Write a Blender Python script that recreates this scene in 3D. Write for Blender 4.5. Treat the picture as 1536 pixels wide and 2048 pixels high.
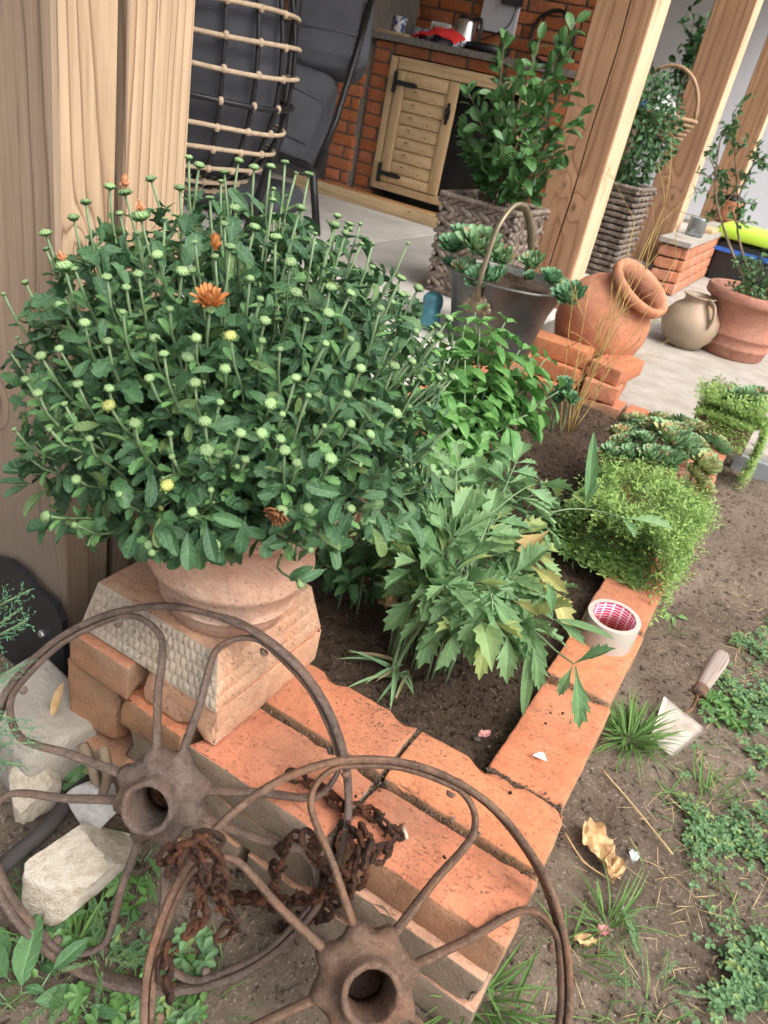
import bpy, bmesh, math, random
import numpy as np
from mathutils import Vector, Matrix, noise
random.seed(7); rng = np.random.default_rng(7)
R_ = math.radians; PI = math.pi
for o in list(bpy.data.objects): bpy.data.objects.remove(o)
scn = bpy.context.scene; COL = scn.collection

# ------------------------------------------------------------------ camera, sky, sun, exposure
# axes: x along the front of the bed to the right, y along its side wall to the back, z up; z = 0 is the top of the bed wall
CAM = Vector((0.004, -0.881, 0.880)); FPX = 1538.0
CR = Vector((0.8444, 0.5017, 0.1896)).normalized()
CB = Vector((0.3618, -0.7936, 0.4893)); CB = (CB - CR * CB.dot(CR)).normalized()
CU = CB.cross(CR)
cd = bpy.data.cameras.new('camera'); cam = bpy.data.objects.new('camera', cd); COL.objects.link(cam)
cam.matrix_world = Matrix(((CR.x, CU.x, CB.x, CAM.x), (CR.y, CU.y, CB.y, CAM.y), (CR.z, CU.z, CB.z, CAM.z), (0, 0, 0, 1)))
cd.sensor_fit = 'VERTICAL'; cd.sensor_height = 24.0; cd.lens = 24.0 * FPX / 2048.0
cd.dof.use_dof = True; cd.dof.focus_distance = 1.2; cd.dof.aperture_fstop = 7.0
cd.clip_start = 0.02; cd.clip_end = 500
scn.camera = cam
SUN_EL, SUN_AZ = 52.0, 60.0      # azimuth of the sun, degrees from +x towards +y is negative (sun stands to the right, a little in front)
wd = bpy.data.worlds.new('World'); scn.world = wd; wd.use_nodes = True
wn = wd.node_tree.nodes; wl = wd.node_tree.links
sky = wn.new('ShaderNodeTexSky'); sky.sky_type = 'NISHITA'; sky.sun_disc = False
sky.sun_elevation = R_(SUN_EL); sky.sun_rotation = R_(110); sky.air_density = 1.0; sky.dust_density = 6.0; sky.ozone_density = 0.6
hs = wn.new('ShaderNodeHueSaturation'); hs.inputs['Saturation'].default_value = 0.35
wl.new(sky.outputs[0], hs.inputs['Color']); wl.new(hs.outputs[0], wn['Background'].inputs['Color'])
wn['Background'].inputs['Strength'].default_value = 0.15
sd = bpy.data.lights.new('sun', 'SUN'); sun = bpy.data.objects.new('sun', sd); COL.objects.link(sun)
sd.energy = 0.95; sd.angle = R_(45); sd.color = (1.0, 0.96, 0.90)
saz = R_(-20)                     # towards +x and slightly towards the viewer
sdir = Vector((math.cos(saz) * math.cos(R_(SUN_EL)), math.sin(saz) * math.cos(R_(SUN_EL)), math.sin(R_(SUN_EL))))
sun.rotation_euler = sdir.to_track_quat('Z', 'Y').to_euler()
vs = scn.view_settings; vs.view_transform = 'Standard'; vs.look = 'None'; vs.gamma = 1.0; vs.exposure = 1.06; vs.use_curve_mapping = False
scn.cycles.use_adaptive_sampling = True; scn.cycles.adaptive_threshold = .035; scn.cycles.adaptive_min_samples = 16; scn.cycles.use_denoising = True
scn.cycles.max_bounces = 5; scn.cycles.diffuse_bounces = 3; scn.cycles.glossy_bounces = 2; scn.cycles.transmission_bounces = 4

# ------------------------------------------------------------------ measuring helpers: a picture point -> a place on a plane of the scene
def ray(px, py):
    return (CR * (px - 768) + CU * (1024 - py) - CB * FPX).normalized()
def onz(px, py, z):
    r = ray(px, py); return CAM + r * ((z - CAM.z) / r.z)
def ony(px, py, y):
    r = ray(px, py); return CAM + r * ((y - CAM.y) / r.y)
def onx(px, py, x):
    r = ray(px, py); return CAM + r * ((x - CAM.x) / r.x)

# ------------------------------------------------------------------ object helpers
def tag(o, label=None, cat=None, group=None, kind=None):
    if label: o['label'] = label
    if cat: o['category'] = cat
    if group: o['group'] = group
    if kind: o['kind'] = kind
    return o
def thing(name, loc, label, cat, group=None, rz=0.0):
    o = bpy.data.objects.new(name, None); COL.objects.link(o); o.location = loc; o.rotation_euler = (0, 0, rz)
    o.empty_display_size = 0.05
    return tag(o, label, cat, group)
def link(name, me, parent=None, mat=None, world=None):
    """world: matrix in scene space; the parent keeps its own place"""
    o = bpy.data.objects.new(name, me); COL.objects.link(o)
    if mat is not None and len(me.materials) == 0: me.materials.append(mat)
    if parent is not None:
        o.parent = parent
        o.matrix_parent_inverse = pmat(parent).inverted()
    if world is not None: o.matrix_basis = world
    return o
def pmat(o):
    m = o.matrix_basis.copy()
    if o.parent: m = pmat(o.parent) @ o.matrix_parent_inverse @ m
    return m
def mesh(name, verts, faces, mats=(), smooth=True, midx=None):
    me = bpy.data.meshes.new(name)
    me.from_pydata([tuple(v) for v in verts], [], [tuple(f) for f in faces])
    for m in mats: me.materials.append(m)
    if smooth: me.polygons.foreach_set('use_smooth', [True] * len(me.polygons))
    if midx is not None: me.polygons.foreach_set('material_index', midx)
    me.update(); return me
class MB:
    def __init__(s): s.v = []; s.f = []; s.m = []
    def add(s, v, f, mi=0):
        b = len(s.v); s.v += [tuple(p) for p in v]; s.f += [tuple(i + b for i in q) for q in f]; s.m += [mi] * len(f); return s
    def box(s, lo, hi, mi=0, mat=None):
        (a, b, c), (d, e, f) = lo, hi
        v = [Vector(p) for p in ((a,b,c),(d,b,c),(d,e,c),(a,e,c),(a,b,f),(d,b,f),(d,e,f),(a,e,f))]
        if mat: v = [mat @ p for p in v]
        return s.add(v, [(3,2,1,0),(4,5,6,7),(0,1,5,4),(1,2,6,5),(2,3,7,6),(3,0,4,7)], mi)
    def tube(s, pts, rad, n=6, closed=False, mi=0, flat=None, ref=None):
        """flat = (a, b) scales of the section across and along ref (a fixed direction)"""
        pts = [Vector(p) for p in pts]; k = len(pts)
        if not hasattr(rad, '__len__'): rad = [rad] * k
        vs_ = []; prev = None
        for i, p in enumerate(pts):
            a = pts[(i - 1) % k] if (closed or i > 0) else p
            b = pts[(i + 1) % k] if (closed or i < k - 1) else p
            t = (b - a).normalized() if (b - a).length > 1e-9 else Vector((0, 0, 1))
            if ref is not None: nn = Vector(ref) - t * t.dot(Vector(ref))
            elif prev is None:
                nn = t.orthogonal()
            else: nn = prev - t * t.dot(prev)
            nn.normalize(); prev = nn; bb = t.cross(nn)
            fa, fb = flat if flat else (1, 1)
            for j in range(n):
                q = 2 * PI * (j + .5) / n
                vs_.append(p + nn * (math.cos(q) * rad[i] * fb) + bb * (math.sin(q) * rad[i] * fa))
        fs = []
        for i in range(k if closed else k - 1):
            for j in range(n):
                a, b = i * n + j, i * n + (j + 1) % n
                c, d = ((i + 1) % k) * n + (j + 1) % n, ((i + 1) % k) * n + j
                fs.append((a, b, c, d))
        if not closed: fs += [tuple(range(n - 1, -1, -1)), tuple(range((k - 1) * n, k * n))]
        return s.add(vs_, fs, mi)
    def lathe(s, prof, n=24, mat=None, mi=0, wob=0.0, seed=0, sx=1.0, sy=1.0):
        vs_ = []; fs = []
        for i, (r, z) in enumerate(prof):
            for j in range(n):
                a = 2 * PI * j / n; rr = r * (1 + wob * noise.noise((math.cos(a) * 2 + seed, math.sin(a) * 2, z * 9)))
                p = Vector((rr * math.cos(a) * sx, rr * math.sin(a) * sy, z)); vs_.append(mat @ p if mat else p)
        for i in range(len(prof) - 1):
            for j in range(n):
                fs.append((i * n + j, i * n + (j + 1) % n, (i + 1) * n + (j + 1) % n, (i + 1) * n + j))
        return s.add(vs_, fs, mi)
    def mesh(s, name, mats, smooth=True): return mesh(name, s.v, s.f, mats, smooth, s.m)
    def build(s, name, mat, parent=None, smooth=True, world=None):
        mats = mat if isinstance(mat, (list, tuple)) else [mat]
        return link(name, s.mesh(name, mats, smooth), parent, world=world)
def auto(o, deg=40):
    """sharp edges over an angle, smooth elsewhere"""
    bm = bmesh.new(); bm.from_mesh(o.data if hasattr(o, 'data') else o); a = R_(deg)
    for e in bm.edges:
        if len(e.link_faces) == 2 and e.calc_face_angle(0) > a: e.smooth = False
    bm.to_mesh(o.data if hasattr(o, 'data') else o); bm.free(); return o
def lines(h, r, step):
    n = max(2, int(2 * (h - r) / step)); inner = [-(h - r) + 2 * (h - r) * i / n for i in range(n + 1)]
    return [-h, -h + .35 * r] + inner + [h - .35 * r, h]
def rbox(size, r=.004, step=.03, amp=.001, freq=40, seed=0, puff=0.0, chips=0, top_mi=None):
    """rounded box centred on the origin with uneven faces; faces whose normal is +-z get material 0, the others 1"""
    hx, hy, hz = [q / 2 for q in size]; L = [lines(hx, r, step), lines(hy, r, step), lines(hz, r, step)]
    H = (hx, hy, hz); vs_ = []; fs = []; mi = []; idx = {}
    sv = Vector((seed * 3.1, seed * 1.7, seed * 2.3)); rd = random.Random(seed)
    ch = []
    for _ in range(chips):
        e = [rd.choice((-1, 1)) * H[i] for i in range(3)]; e[rd.randrange(3)] *= rd.uniform(-1, 1); ch.append((Vector(e), rd.choice((.008, .012, .016, .024))))
    def vert(p):
        key = tuple(round(c, 6) for c in p)
        if key in idx: return idx[key]
        P = Vector(p); q = Vector([max(-(H[i] - r), min(H[i] - r, P[i])) for i in range(3)]); d = P - q
        n_ = d.normalized() if d.length > 1e-9 else Vector((0, 0, 1)); P = q + n_ * r
        if puff:
            fx = [max(0, 1 - (p[i] / H[i]) ** 2) for i in range(3)]
            for i in range(3):
                j, k = (i + 1) % 3, (i + 2) % 3
                if abs(abs(p[i]) - H[i]) < 1e-6: P[i] += math.copysign(puff * (fx[j] * fx[k]) ** .5, p[i])
        P += n_ * (amp * noise.noise(P * freq + sv) + amp * 1.5 * noise.noise(P * freq * .22 + sv))
        for c, rr in ch:
            dd = (P - c).length
            if dd < rr: P -= n_ * (rr - dd) * .55
        idx[key] = len(vs_); vs_.append(P); return idx[key]
    for ax in range(3):
        b, c = (ax + 1) % 3, (ax + 2) % 3
        for sg in (-1, 1):
            for i in range(len(L[b]) - 1):
                for j in range(len(L[c]) - 1):
                    qs = []
                    for (ii, jj) in ((i, j), (i + 1, j), (i + 1, j + 1), (i, j + 1)):
                        p = [0, 0, 0]; p[ax] = sg * H[ax]; p[b] = L[b][ii]; p[c] = L[c][jj]; qs.append(vert(p))
                    if sg < 0: qs.reverse()
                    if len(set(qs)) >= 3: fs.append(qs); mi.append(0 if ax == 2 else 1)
    return vs_, fs, mi
def rbox_mesh(name, size, mats, **k):
    v, f, m = rbox(size, **k)
    if len(mats) == 1: m = [0] * len(f)
    return mesh(name, v, f, mats, True, m)
def bez(a, b, c, d, n):
    a, b, c, d = map(Vector, (a, b, c, d)); out = []
    for i in range(n):
        t = i / (n - 1); s = 1 - t
        out.append(a * s**3 + b * 3 * s * s * t + c * 3 * s * t * t + d * t**3)
    return out
def smooth_path(pts, sub=6):
    pts = [Vector(p) for p in pts]; out = []
    for i in range(len(pts) - 1):
        p0, p1, p2, p3 = pts[max(i - 1, 0)], pts[i], pts[i + 1], pts[min(i + 2, len(pts) - 1)]
        for k in range(sub):
            t = k / sub
            out.append(.5 * (2 * p1 + (p2 - p0) * t + (2 * p0 - 5 * p1 + 4 * p2 - p3) * t * t + (3 * p1 - p0 - 3 * p2 + p3) * t**3))
    out.append(pts[-1]); return out
def frame(pos, d, n, s=1.0):
    y = Vector(d).normalized(); z = Vector(n) - y * y.dot(Vector(n))
    if z.length < 1e-5: z = y.orthogonal()
    z.normalize(); x = y.cross(z)
    return Matrix(((x.x * s, y.x * s, z.x * s, pos[0]), (x.y * s, y.y * s, z.y * s, pos[1]), (x.z * s, y.z * s, z.z * s, pos[2]), (0, 0, 0, 1)))
def rv(a=1.0): return Vector((random.uniform(-a, a), random.uniform(-a, a), random.uniform(-a, a)))
LUV = {}
def leaf(L=1.0, W=.4, peak=.5, tip=1.0, base=.5, curl=.25, fold=.2, n=6, teeth=0.0, stalk=0.0, wave=0.0, seed=0):
    """leaf along +y, face towards +z, as rows of (edge, mid, rib, mid, edge)"""
    v = []; f = []; uv = []; a_ = max(.3, tip * peak / (1 - peak)); 
    for i in range(n + 1):
        t = 1 - (1 - i / n) ** 1.5
        tt = min(.996, max(.004, t)); w = (tt / peak) ** a_ * ((1 - tt) / (1 - peak)) ** tip
        w = max(w, .03) * W / 2
        if teeth and .3 < t < 1: w *= (1 + teeth) if i % 2 else (1 - teeth)
        y = stalk + t * L; z = -curl * t * t * L + (stalk * .2)
        for q in (-1, -.5, 0, .5, 1):
            zz = z + abs(q) ** 1.5 * w * fold * 2 + wave * math.sin(t * 9 + q * 2 + seed) * w
            yy = y + (teeth * abs(q) * .25 * L if teeth and i % 2 and t > .3 else 0)
            v.append((q * w, yy, zz)); uv.append((1 - abs(q), t, abs(q)))
    for i in range(n):
        for j in range(4):
            a = i * 5 + j; f.append((a, a + 1, a + 6, a + 5))
    if stalk:
        b = len(v); v += [(-.012 * L, 0, 0), (.012 * L, 0, 0)]; uv += [(1, 0, 0)] * 2; f.append((b, b + 1, 3, 1))
    v = np.array(v, float); LUV[id(v)] = (v, np.array(uv, float)); return v, f
def lobed(rows, W=1.0, curl=.15, fold=.25, wave=.1, seed=0):
    """leaflet with an entire wedge base and forward teeth: rows of (y, half width, forward shift of the edge)"""
    v = []; f = []; uv = []
    for i, (y, w, dy) in enumerate(rows):
        w *= W
        for q in (-1, -.5, 0, .5, 1):
            v.append((q * w, y + dy * abs(q) ** 2, -curl * y * y + abs(q) ** 1.5 * w * fold * 2 + wave * math.sin(y * 7 + q * 2.3 + seed) * w)); uv.append((1 - abs(q), y, abs(q)))
    for i in range(len(rows) - 1):
        for j in range(4): a = i * 5 + j; f.append((a, a + 1, a + 6, a + 5))
    v = np.array(v, float); LUV[id(v)] = (v, np.array(uv, float)); return v, f
LOVR = ((0, .012, 0), (.18, .045, .02), (.34, .12, .04), (.47, .215, .12), (.52, .15, .03), (.63, .20, .12), (.68, .125, .03), (.79, .135, .10), (.84, .07, .03), (1, .006, 0))
def set_luv(me, arr):
    at = me.attributes.new('luv', 'FLOAT_VECTOR', 'POINT'); at.data.foreach_set('vector', np.ascontiguousarray(arr, dtype=np.float32).ravel())
def luv_of(v): return LUV[id(v)][1] if id(v) in LUV else np.zeros((len(v), 3))
def joined(name, temps, places, mat, parent=None, kind='stuff'):
    """one mesh from (template index, matrix) pairs"""
    V = []; F = []; Q = []; b = 0
    for ti, m in places:
        tv, tf = temps[ti]; A = np.array(m)
        V.append(tv @ A[:3, :3].T + A[:3, 3]); F += [tuple(i + b for i in q) for q in tf]; b += len(tv); Q.append(luv_of(tv))
    if not V: return None
    me = bpy.data.meshes.new(name); me.from_pydata(np.concatenate(V).tolist(), [], F); me.materials.append(mat)
    me.polygons.foreach_set('use_smooth', [True] * len(F)); me.update()
    set_luv(me, np.concatenate(Q)); o = link(name, me, parent)
    if kind: o['kind'] = kind
    return o
def leaves(parent, temps, places, mat, nobj=300, name='leaf', rest='small_leaves'):
    """the leaves that show largest as parts of their own, the others joined"""
    def key(p):
        m = p[1]; s = m.col[1].to_3d().length; return -(s / max(.1, (m.translation - CAM).length))
    places = sorted(places, key=key); ms = [mesh(name, t[0], t[1], [mat]) for t in temps]
    for m_, t in zip(ms, temps): set_luv(m_, luv_of(t[0]))
    for ti, m in places[:nobj]: link(name, ms[ti], parent, world=m)
    if places[nobj:]: joined(rest, temps, places[nobj:], mat, parent)
# ------------------------------------------------------------------ materials
class NT:
    def __init__(s, name):
        s.mat = bpy.data.materials.new(name); s.mat.use_nodes = True; s.t = s.mat.node_tree; s.t.nodes.clear()
        s.out = s.n('ShaderNodeOutputMaterial'); s.b = s.n('ShaderNodeBsdfPrincipled'); s.l(s.b.outputs[0], s.out.inputs[0])
        s.co = s.n('ShaderNodeTexCoord').outputs['Object']
    def n(s, t, **k):
        q = s.t.nodes.new(t)
        for a, b in k.items(): setattr(q, a, b)
        return q
    def l(s, a, b): s.t.links.new(a, b)
    def sep(s, vec):
        q = s.n('ShaderNodeSeparateXYZ'); s.l(vec, q.inputs[0]); return q.outputs
    def comb(s, x, y, z):
        q = s.n('ShaderNodeCombineXYZ')
        for i, a in enumerate((x, y, z)):
            if hasattr(a, 'links') or hasattr(a, 'is_output'): s.l(a, q.inputs[i])
            else: q.inputs[i].default_value = a
        return q.outputs[0]
    def m(s, op, a, b=0.0, clamp=False):
        q = s.n('ShaderNodeMath', operation=op, use_clamp=clamp)
        for i, x in enumerate((a, b)):
            if hasattr(x, 'is_output'): s.l(x, q.inputs[i])
            else: q.inputs[i].default_value = x
        return q.outputs[0]
    def noise(s, scale, detail=4, rough=.6, vec=None, dist=0.0):
        q = s.n('ShaderNodeTexNoise'); q.inputs['Scale'].default_value = scale; q.inputs['Detail'].default_value = detail
        q.inputs['Roughness'].default_value = rough; q.inputs['Distortion'].default_value = dist
        s.l(vec if vec is not None else s.shifted(), q.inputs['Vector']); return q.outputs['Fac']
    def shifted(s):
        if not hasattr(s, '_sh'):
            oi = s.n('ShaderNodeObjectInfo'); c = s.n('ShaderNodeVectorMath', operation='SCALE'); c.inputs[0].default_value = (13.1, 7.7, 5.3)
            s.l(oi.outputs['Random'], c.inputs['Scale']); a = s.n('ShaderNodeVectorMath', operation='ADD'); s.l(s.co, a.inputs[0]); s.l(c.outputs[0], a.inputs[1])
            s._sh = a.outputs[0]; s.rand = oi.outputs['Random']
        return s._sh
    def stretch(s, sx, sy, sz):
        q = s.n('ShaderNodeMapping'); q.inputs['Scale'].default_value = (sx, sy, sz); s.l(s.shifted(), q.inputs[0]); return q.outputs[0]
    def ramp(s, fac, stops):
        q = s.n('ShaderNodeValToRGB'); e = q.color_ramp.elements
        while len(e) < len(stops): e.new(.5)
        for a, (p, c) in zip(e, stops): a.position = p; a.color = (*c, 1) if len(c) == 3 else c
        s.l(fac, q.inputs[0]); return q.outputs[0]
    def mix(s, fac, a, b, typ='MIX'):
        q = s.n('ShaderNodeMix', data_type='RGBA', blend_type=typ)
        for i, x in ((0, fac), (6, a), (7, b)):
            if hasattr(x, 'is_output'): s.l(x, q.inputs[i])
            else: q.inputs[i].default_value = x if i == 0 else (*x, 1)
        return q.outputs[2]
    def bump(s, h, strength=.3, dist=.01, prev=None):
        q = s.n('ShaderNodeBump'); q.inputs['Strength'].default_value = strength; q.inputs['Distance'].default_value = dist
        s.l(h, q.inputs['Height'])
        if prev is not None: s.l(prev, q.inputs['Normal'])
        s.l(q.outputs[0], s.b.inputs['Normal']); return q.outputs[0]
    def done(s, col=None, rough=.7, metal=0.0, spec=None, **k):
        if col is not None:
            if hasattr(col, 'is_output'): s.l(col, s.b.inputs['Base Color'])
            else: s.b.inputs['Base Color'].default_value = (*col, 1)
        if hasattr(rough, 'is_output'): s.l(rough, s.b.inputs['Roughness'])
        else: s.b.inputs['Roughness'].default_value = rough
        s.b.inputs['Metallic'].default_value = metal
        if spec is not None: s.b.inputs['Specular IOR Level'].default_value = spec
        return s.mat
def simple(name, a, b=None, scale=8, rough=.6, metal=0.0, bump=0.0, bscale=60, spec=None, c=None, dist=.003, obj=.0):
    t = NT(name); b = b or a
    st = [(.3, a), (.7, b)] if c is None else [(.25, a), (.5, b), (.72, c)]
    col = t.ramp(t.noise(scale, 5, .65), st)
    if bump: t.bump(t.noise(bscale, 4, .65), bump, dist)
    return t.done(col, rough, metal, spec)
def leafmat(name, dark, light, rough=.42, trans=.22, spec=.4, yellow=None, yfrac=.12, bscale=90):
    t = NT(name); g = t.n('ShaderNodeNewGeometry'); t.shifted()
    rnd = t.m('FRACT', t.m('ADD', g.outputs['Random Per Island'], t.rand))
    st = [(0, dark), (.8, light)] + ([(1 - yfrac, yellow), (1, yellow)] if yellow else [])
    if yellow: st[1] = (1 - yfrac - .06, light)
    col = t.ramp(rnd, st)
    at = t.n('ShaderNodeAttribute', attribute_name='luv'); sx = t.sep(at.outputs['Vector']); lvv = t.comb(t.m('MULTIPLY', sx[0], 2.0), t.m('MULTIPLY', sx[1], 4.0), t.m('MULTIPLY', rnd, 37.0))
    nz = t.noise(1.0, 3, .6, lvv); col = t.mix(t.m('MULTIPLY', nz, .35), col, tuple(min(1, q * 1.9 + .012) for q in light))
    rib = t.m('POWER', sx[0], 9.0); vein = t.m('MULTIPLY', t.m('POWER', t.m('ABSOLUTE', t.m('SINE', t.m('MULTIPLY', t.m('SUBTRACT', t.m('MULTIPLY', sx[1], 5.5), t.m('MULTIPLY', sx[2], .9)), 3.1416))), 14.0), t.m('MULTIPLY', sx[2], .5))
    vv = t.m('MAXIMUM', rib, vein); col = t.mix(t.m('MULTIPLY', vv, .38), col, tuple(min(1, q * 2.1 + .03) for q in light))
    n1 = t.bump(vv, .35, .006); n1.node.invert = True; t.bump(t.noise(2.2, 3, .6, lvv), .5, .004, n1)
    t.done(col, t.m('ADD', t.m('MULTIPLY', t.noise(1.5, 2, .5, lvv), .3), rough - .12), 0, spec)
    tr = t.n('ShaderNodeBsdfTranslucent'); t.l(col, tr.inputs[0]); mx = t.n('ShaderNodeMixShader'); mx.inputs[0].default_value = trans
    t.l(t.b.outputs[0], mx.inputs[1]); t.l(tr.outputs[0], mx.inputs[2]); t.l(mx.outputs[0], t.out.inputs[0])
    return t.mat
def woodmat(name, light, mid, dark, px=.22, py=-.05, rings=60, tilt=.03, knots=(), grey=0.0, rough=.75, ax=2, wob=.02):
    """growth rings about a pith line, cut by the faces; ax = direction of the grain"""
    t = NT(name); v = t.co
    dn = t.n('ShaderNodeTexNoise'); dn.inputs['Scale'].default_value = 1.0; dn.inputs['Detail'].default_value = 2
    mp = t.n('ShaderNodeMapping'); sc = [7, 7, 7]; sc[ax] = 1.3; mp.inputs['Scale'].default_value = sc; t.l(v, mp.inputs[0]); t.l(mp.outputs[0], dn.inputs['Vector'])
    x, y, z = [t.sep(v)[i] for i in range(3)]
    a = [x, y, z]; g = a.pop(ax); p, q = a
    dx = t.m('ADD', t.m('SUBTRACT', p, px), t.m('MULTIPLY', g, tilt)); dy = t.m('SUBTRACT', q, py)
    r = t.m('SQRT', t.m('ADD', t.m('MULTIPLY', dx, dx), t.m('MULTIPLY', dy, dy)))
    r = t.m('ADD', r, t.m('MULTIPLY', dn.outputs['Fac'], wob * 2))
    wn_ = t.n('ShaderNodeTexNoise', noise_dimensions='1D'); wn_.inputs['Scale'].default_value = 45; wn_.inputs['Detail'].default_value = 2; t.l(r, wn_.inputs['W']); r = t.m('ADD', r, t.m('MULTIPLY', wn_.outputs['Fac'], .028))
    kd = None
    for (kx, ky, kz, kr) in knots:
        vm = t.n('ShaderNodeVectorMath', operation='SUBTRACT'); t.l(v, vm.inputs[0]); vm.inputs[1].default_value = (kx, ky, kz)
        m2 = t.n('ShaderNodeMapping'); s2 = [1, 1, 1]; s2[ax] = .55; m2.inputs['Scale'].default_value = s2; t.l(vm.outputs[0], m2.inputs[0])
        ln = t.n('ShaderNodeVectorMath', operation='LENGTH'); t.l(m2.outputs[0], ln.inputs[0])
        e = t.m('POWER', 2.718, t.m('MULTIPLY', t.m('POWER', t.m('DIVIDE', ln.outputs['Value'], kr), 2.0), -.55))
        r = t.m('ADD', r, t.m('MULTIPLY', e, .035)); kk = t.m('SUBTRACT', 1.0, t.m('DIVIDE', ln.outputs['Value'], kr * .55), clamp=True)
        kd = kk if kd is None else t.m('MAXIMUM', kd, kk)
    fr = t.m('FRACT', t.m('MULTIPLY', r, rings))
    col = t.ramp(fr, [(0, mid), (.12, light), (.6, tuple((a + b) / 2 for a, b in zip(light, mid))), (.8, mid), (.93, dark), (1, mid)])
    mp2 = t.n('ShaderNodeMapping'); s3 = [160, 160, 160]; s3[ax] = 5; mp2.inputs['Scale'].default_value = s3; t.l(v, mp2.inputs[0])
    fib = t.n('ShaderNodeTexNoise'); fib.inputs['Scale'].default_value = 1; fib.inputs['Detail'].default_value = 3; t.l(mp2.outputs[0], fib.inputs['Vector'])
    col = t.mix(t.m('MULTIPLY', t.m('POWER', fib.outputs['Fac'], 1.5), .7), col, tuple(.45 * c for c in mid))
    mp4 = t.n('ShaderNodeMapping'); s4 = [110, 110, 110]; s4[ax] = 2.2; mp4.inputs['Scale'].default_value = s4; t.l(v, mp4.inputs[0]); ck = t.n('ShaderNodeTexNoise'); ck.inputs['Scale'].default_value = 1; ck.inputs['Detail'].default_value = 4; t.l(mp4.outputs[0], ck.inputs['Vector'])
    ckr = t.ramp(ck.outputs['Fac'], [(.30, (1, 1, 1)), (.36, (0, 0, 0))]); col = t.mix(t.m('MULTIPLY', ckr, .8), col, tuple(.4 * c for c in dark))
    dirt_ = t.ramp(t.noise(5, 6, .75), [(.5, (0, 0, 0)), (.75, (1, 1, 1))]); col = t.mix(t.m('MULTIPLY', dirt_, .4), col, tuple(.6 * c for c in mid))
    if kd is not None: col = t.mix(t.m('MULTIPLY', kd, 1.6, clamp=True), col, tuple(.35 * c for c in dark))
    if grey:
        gz = t.m('ADD', g, t.m('MULTIPLY', t.noise(6, 4), .5)); fac = t.m('MULTIPLY', t.m('SUBTRACT', grey, gz, clamp=True), 2.2, clamp=True)
        col = t.mix(t.m('MULTIPLY', fac, .8), col, (.17, .135, .105))
    big = t.noise(2.5, 3); hv = t.n('ShaderNodeHueSaturation'); t.l(col, hv.inputs['Color']); t.l(t.m('ADD', t.m('MULTIPLY', big, .7), .65), hv.inputs['Value']); col = hv.outputs[0]
    n1 = t.bump(fr, .5, .003); t.bump(fib.outputs['Fac'], .6, .002, n1)
    return t.done(col, rough, 0, .25)

def soilmat(name, a, b, c):
    t = NT(name); col = t.ramp(t.noise(3.0, 8, .7), [(.3, a), (.55, b), (.75, c)])
    col = t.mix(t.ramp(t.noise(160, 3, .7), [(.58, (0, 0, 0)), (.72, (1, 1, 1))]), col, tuple(min(1, q * 1.7) for q in c))
    col = t.mix(t.ramp(t.noise(60, 4, .7), [(.35, (1, 1, 1)), (.45, (0, 0, 0))]), col, tuple(q * .45 for q in a))
    n1 = t.bump(t.noise(40, 6, .75), .9, .012); t.bump(t.noise(220, 3, .7), .5, .003, n1)
    return t.done(col, .95, 0, .12)
def brickmat(name, a, b, dirt, dirtw=.5, pits=True):
    t = NT(name); t.shifted()
    col = t.ramp(t.noise(9, 6, .65), [(.3, a), (.7, b)])
    col = t.mix(t.ramp(t.noise(5, 5, .7), [(.55 - dirtw * .2, (0, 0, 0)), (.8 - dirtw * .2, (1, 1, 1))]), col, dirt)
    hs_ = t.n('ShaderNodeHueSaturation'); t.l(col, hs_.inputs['Color']); t.l(t.m('ADD', t.m('MULTIPLY', t.rand, .26), .87), hs_.inputs['Value']); t.l(t.m('ADD', t.m('MULTIPLY', t.m('FRACT', t.m('MULTIPLY', t.rand, 7.3)), .008), .496), hs_.inputs['Hue']); t.l(t.m('ADD', t.m('MULTIPLY', t.m('FRACT', t.m('MULTIPLY', t.rand, 3.7)), .14), .95), hs_.inputs['Saturation']); col = hs_.outputs[0]
    pit = t.ramp(t.noise(1, 4, .6, t.stretch(70, 260, 120)), [(.335, (1, 1, 1)), (.40, (0, 0, 0))])
    col = t.mix(pit, col, tuple(q * .35 for q in a)) if pits else col
    col = t.mix(t.ramp(t.noise(170, 2, .5), [(.64, (0, 0, 0)), (.70, (1, 1, 1))]), col, (.10, .075, .055)); col = t.mix(t.m('MULTIPLY', t.ramp(t.noise(2.6, 6, .75), [(.5, (0, 0, 0)), (.72, (1, 1, 1))]), .55), col, (.27, .20, .145))
    sc_ = t.ramp(t.noise(1, 3, .6, t.stretch(300, 60, 90)), [(.32, (1, 1, 1)), (.38, (0, 0, 0))]); col = t.mix(t.m('MULTIPLY', sc_, .6), col, tuple(q * .5 for q in a))
    col = t.mix(t.m('MULTIPLY', t.noise(320, 2, .5), .38), col, tuple(min(1, q * 1.5 + .04) for q in b)); col = t.mix(t.m('MULTIPLY', t.ramp(t.noise(28, 5, .75), [(.42, (0, 0, 0)), (.7, (1, 1, 1))]), .6), col, tuple(q * .62 + .02 for q in a))
    n1 = t.bump(t.noise(140, 5, .75), .75, .0045); t.bump(pit, .5, .003, n1).node.invert = True
    return t.done(col, .85, 0, .2)
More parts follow.
